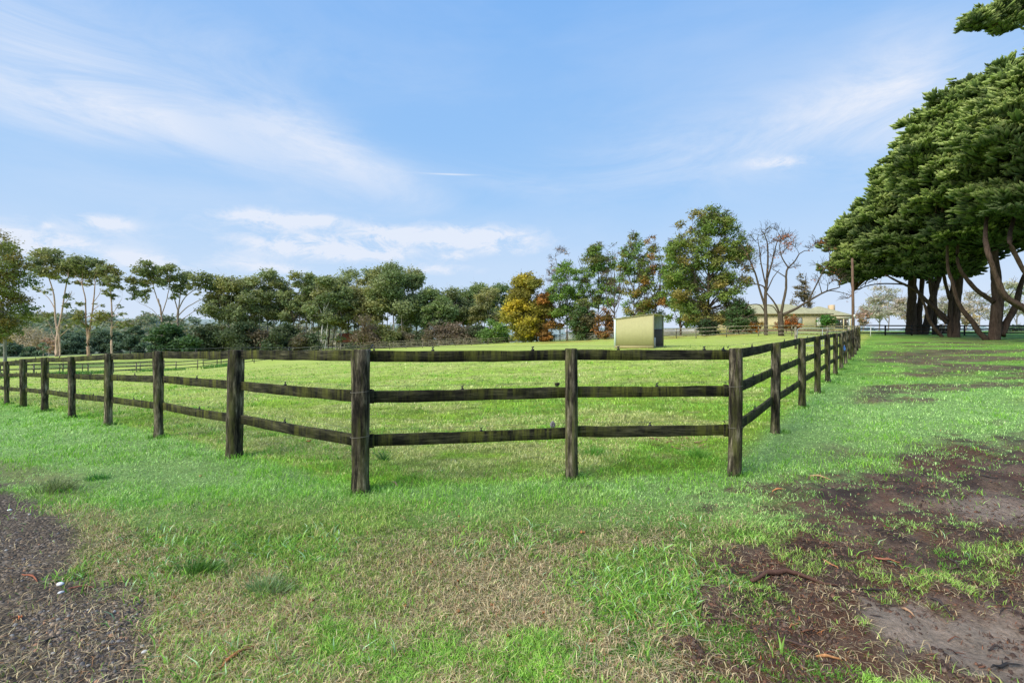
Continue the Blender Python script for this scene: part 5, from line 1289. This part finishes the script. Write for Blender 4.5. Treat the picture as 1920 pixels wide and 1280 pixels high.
tussock(1110,852,.16,200,.07,'bright green tuft behind the slim front post',(.10,.28,.04),(.22,.44,.08),6)
tussock(722,862,.18,60,.02,'dark leafy weed right of the left corner post',(.03,.12,.03),(.06,.2,.05),7)
tussock(1635,1105,.05,60,.04,'small green tuft growing in the mud',(.08,.24,.04),(.2,.4,.08),8)
tussock(1775,1035,.05,90,.05,'bright tuft of grass on the mud near the slim twig',(.10,.3,.04),(.24,.46,.08),9)
# reeds along the left far fence
r=np.random.default_rng(8); xs=[];ys=[]
for k in range(2600):
    t=r.random(); i=int(t*3.999); a=np.array(fl[i][:2]); b_=np.array(fl[i+1][:2]); q=a+(b_-a)*(t*4-i); 
    if fbm(q[0]*.25,q[1]*.25,3)>.42: xs.append(q[0]+r.normal(.4,.5)); ys.append(q[1]-.5+r.normal(0,.5))
xs=np.array(xs);ys=np.array(ys)
blades('weed_strip','tall green weeds along the foot of the left paddock fence',xs,ys,.25+.45*r.random(len(xs)),np.full(len(xs),.07),np.full(len(xs),.4),np.tile(C3(.12,.27,.05),(len(xs),1)),M_GRASS,.3,seed=12)

# ------------------------------------------------------------------ sky and light
SUN_EL=radians(42); SUN_AZ=radians(-128)      # azimuth measured from +Y towards +X
w=bpy.data.worlds.new('World'); S.world=w; w.use_nodes=True; nt=w.node_tree
bg=nt.nodes['Background']; bg.inputs[1].default_value=.1
sky=N(nt,'ShaderNodeTexSky'); sky.sky_type='NISHITA'; sky.sun_disc=False; sky.sun_elevation=SUN_EL; sky.sun_rotation=SUN_AZ
sky.air_density=1.0; sky.dust_density=.6; sky.ozone_density=1.6
tc=N(nt,'ShaderNodeTexCoord').outputs['Generated']
sx=N(nt,'ShaderNodeSeparateXYZ'); L(nt,tc,sx.inputs[0])
az=mth(nt,'ARCTAN2',sx.outputs[0],sx.outputs[1]); el=mth(nt,'ARCSINE',sx.outputs[2])
# base tint of the sky
grad=ramp(nt,el,[(0.0,(7.0,8.2,9.8)),(.12,(5.0,7.2,9.9)),(.30,(3.5,6.1,9.8)),(.62,(2.4,5.0,9.5))])
base=mix(nt,.93,sky.outputs[0],grad)
comb=N(nt,'ShaderNodeCombineXYZ'); L(nt,az,comb.inputs[0]); L(nt,mth(nt,'MULTIPLY',el,1.0),comb.inputs[1])
def nz(scale,sc3,detail=6,rough=.6,off=(0,0,0),rot=0,dist=0):
    mp=N(nt,'ShaderNodeMapping'); mp.inputs['Scale'].default_value=sc3; mp.inputs['Location'].default_value=off; mp.inputs['Rotation'].default_value=(0,0,rot)
    L(nt,comb.outputs[0],mp.inputs[0]); t=N(nt,'ShaderNodeTexNoise'); t.inputs['Scale'].default_value=scale; t.inputs['Detail'].default_value=detail; t.inputs['Roughness'].default_value=rough; t.inputs['Distortion'].default_value=dist
    L(nt,mp.outputs[0],t.inputs['Vector']); return t.outputs[0]
def blob(px,py,wx,wy,rot=0,amp=1):
    a0=math.atan2(px-CX,F); e0=math.atan2(CY-py,math.hypot(F,px-CX))
    sx_=wx/F*math.cos(a0)**2; sy_=wy/F*math.cos(a0)*math.cos(e0)
    dx=mth(nt,'SUBTRACT',az,a0); dy=mth(nt,'SUBTRACT',el,e0); c,s=math.cos(rot),math.sin(rot)
    u=mth(nt,'DIVIDE',mth(nt,'ADD',mth(nt,'MULTIPLY',dx,c),mth(nt,'MULTIPLY',dy,s)),sx_)
    v=mth(nt,'DIVIDE',mth(nt,'SUBTRACT',mth(nt,'MULTIPLY',dy,c),mth(nt,'MULTIPLY',dx,s)),sy_)
    e=mth(nt,'EXPONENT',mth(nt,'MULTIPLY',mth(nt,'ADD',mth(nt,'MULTIPLY',u,u),mth(nt,'MULTIPLY',v,v)),-1))
    return mth(nt,'MULTIPLY',e,amp)
def addall(l):
    s=l[0]
    for k in l[1:]: s=mth(nt,'ADD',s,k)
    return s
cir=addall([blob(60,110,330,110,0,.75),blob(330,225,420,55,-.28,.75),blob(660,290,200,42,-.42,1.0),blob(520,255,180,38,-.35,.7),blob(120,190,260,40,-.12,.7),blob(60,200,250,60,0,.5),blob(950,340,170,26,-.15,.4),
  blob(1420,240,330,75,.05,.75),blob(1680,160,120,110,-.6,.8),blob(1640,240,200,90,0,.6),blob(1280,330,240,60,0,.35),blob(450,80,500,60,0,.3),blob(300,360,300,30,0,.3)])
wsp=nz(2.4,(1.0,3.6,1),9,.68,(1.3,.2,0),.22,.9)
cirm=mth(nt,'MULTIPLY',cir,ramp(nt,wsp,[(.34,(.18,)*3),(.62,(1.1,)*3)]))
veil=mth(nt,'MULTIPLY',ramp(nt,nz(1.1,(1,3.2,1),6,.6,(4,1,0),.15,.4),[(.42,(0,)*3),(.8,(.5,)*3)]),.45)
cum=addall([blob(640,440,330,42,0,.32),blob(120,445,190,30,0,.4),blob(930,450,120,22,0,.4),blob(500,410,75,13,0,1.2),blob(585,465,115,20,0,1.3),blob(600,412,40,9,0,1.0),blob(715,440,60,16,0,.8),blob(860,445,110,17,.02,1.25),blob(195,417,52,13,0,1.2),blob(60,455,95,18,-.1,1.2),
  blob(262,490,60,16,0,1.3),blob(330,500,50,10,0,1.0),blob(25,450,50,18,0,1.2),blob(140,455,40,10,0,1.1),blob(700,475,70,12,0,1.0),blob(520,505,60,9,0,1.0),blob(853,480,28,8,0,1.0),blob(1450,305,60,11,-.1,1.0),blob(440,490,60,14,0,.6),blob(820,505,70,10,0,.8),blob(960,470,50,8,0,.6),blob(90,423,12,6,0,.8)])
cn=nz(13,(1,2.2,1),9,.72,(0,0,0),0,.5)
cumm=mth(nt,'MULTIPLY',cum,ramp(nt,cn,[(.36,(.05,)*3),(.60,(1.1,)*3)]))
cumr=ramp(nt,cumm,[(.10,(0,)*3),(.75,(.85,)*3)])
hb_=ramp(nt,el,[(0,(.62,)*3),(.10,(.42,)*3),(.28,(0,)*3)])
def inv(a): return mth(nt,'SUBTRACT',1.0,mth(nt,'MINIMUM',a,.97))
tot=mth(nt,'SUBTRACT',1.0,mth(nt,'MULTIPLY',mth(nt,'MULTIPLY',inv(mth(nt,'MULTIPLY',cirm,.56)),inv(veil)),inv(cumr)))
skyc=mix(nt,hb_,base,(7.0,7.8,9.4))
skyc=mix(nt,tot,skyc,(8.2,8.7,9.8))
# contrail
ct=mth(nt,'MULTIPLY',blob(845,327,42,1.3,.01,1.0),.6)
skyc=mix(nt,ct,skyc,(9.3,9.5,9.8))
L(nt,skyc,bg.inputs[0])
bg.inputs[1].default_value=.1
ld=bpy.data.lights.new('sun','SUN'); ld.energy=5.0; ld.angle=radians(40); ld.color=(1,.93,.82)
sun=bpy.data.objects.new('sun',ld); COL.objects.link(sun)
from mathutils import Vector
dv=Vector((math.sin(SUN_AZ)*math.cos(SUN_EL),math.cos(SUN_AZ)*math.cos(SUN_EL),math.sin(SUN_EL)))
sun.rotation_euler=dv.to_track_quat('Z','Y').to_euler(); sun.location=dv*60

# ------------------------------------------------------------------ camera
cd=bpy.data.cameras.new('camera'); cam=bpy.data.objects.new('camera',cd); COL.objects.link(cam)
cd.sensor_width=36; cd.lens=F/1920*36; cd.clip_end=5000; cd.clip_start=.05
cam.location=(0,0,EYE); cam.rotation_euler=(radians(90),0,0); S.camera=cam
S.view_settings.view_transform='Standard'; S.view_settings.look='None'; S.view_settings.exposure=0; S.view_settings.gamma=1
S.render.engine='CYCLES'
S.cycles.max_bounces=6; S.cycles.diffuse_bounces=3; S.cycles.glossy_bounces=2; S.cycles.transmission_bounces=3; S.cycles.transparent_max_bounces=4
S.cycles.use_denoising=True
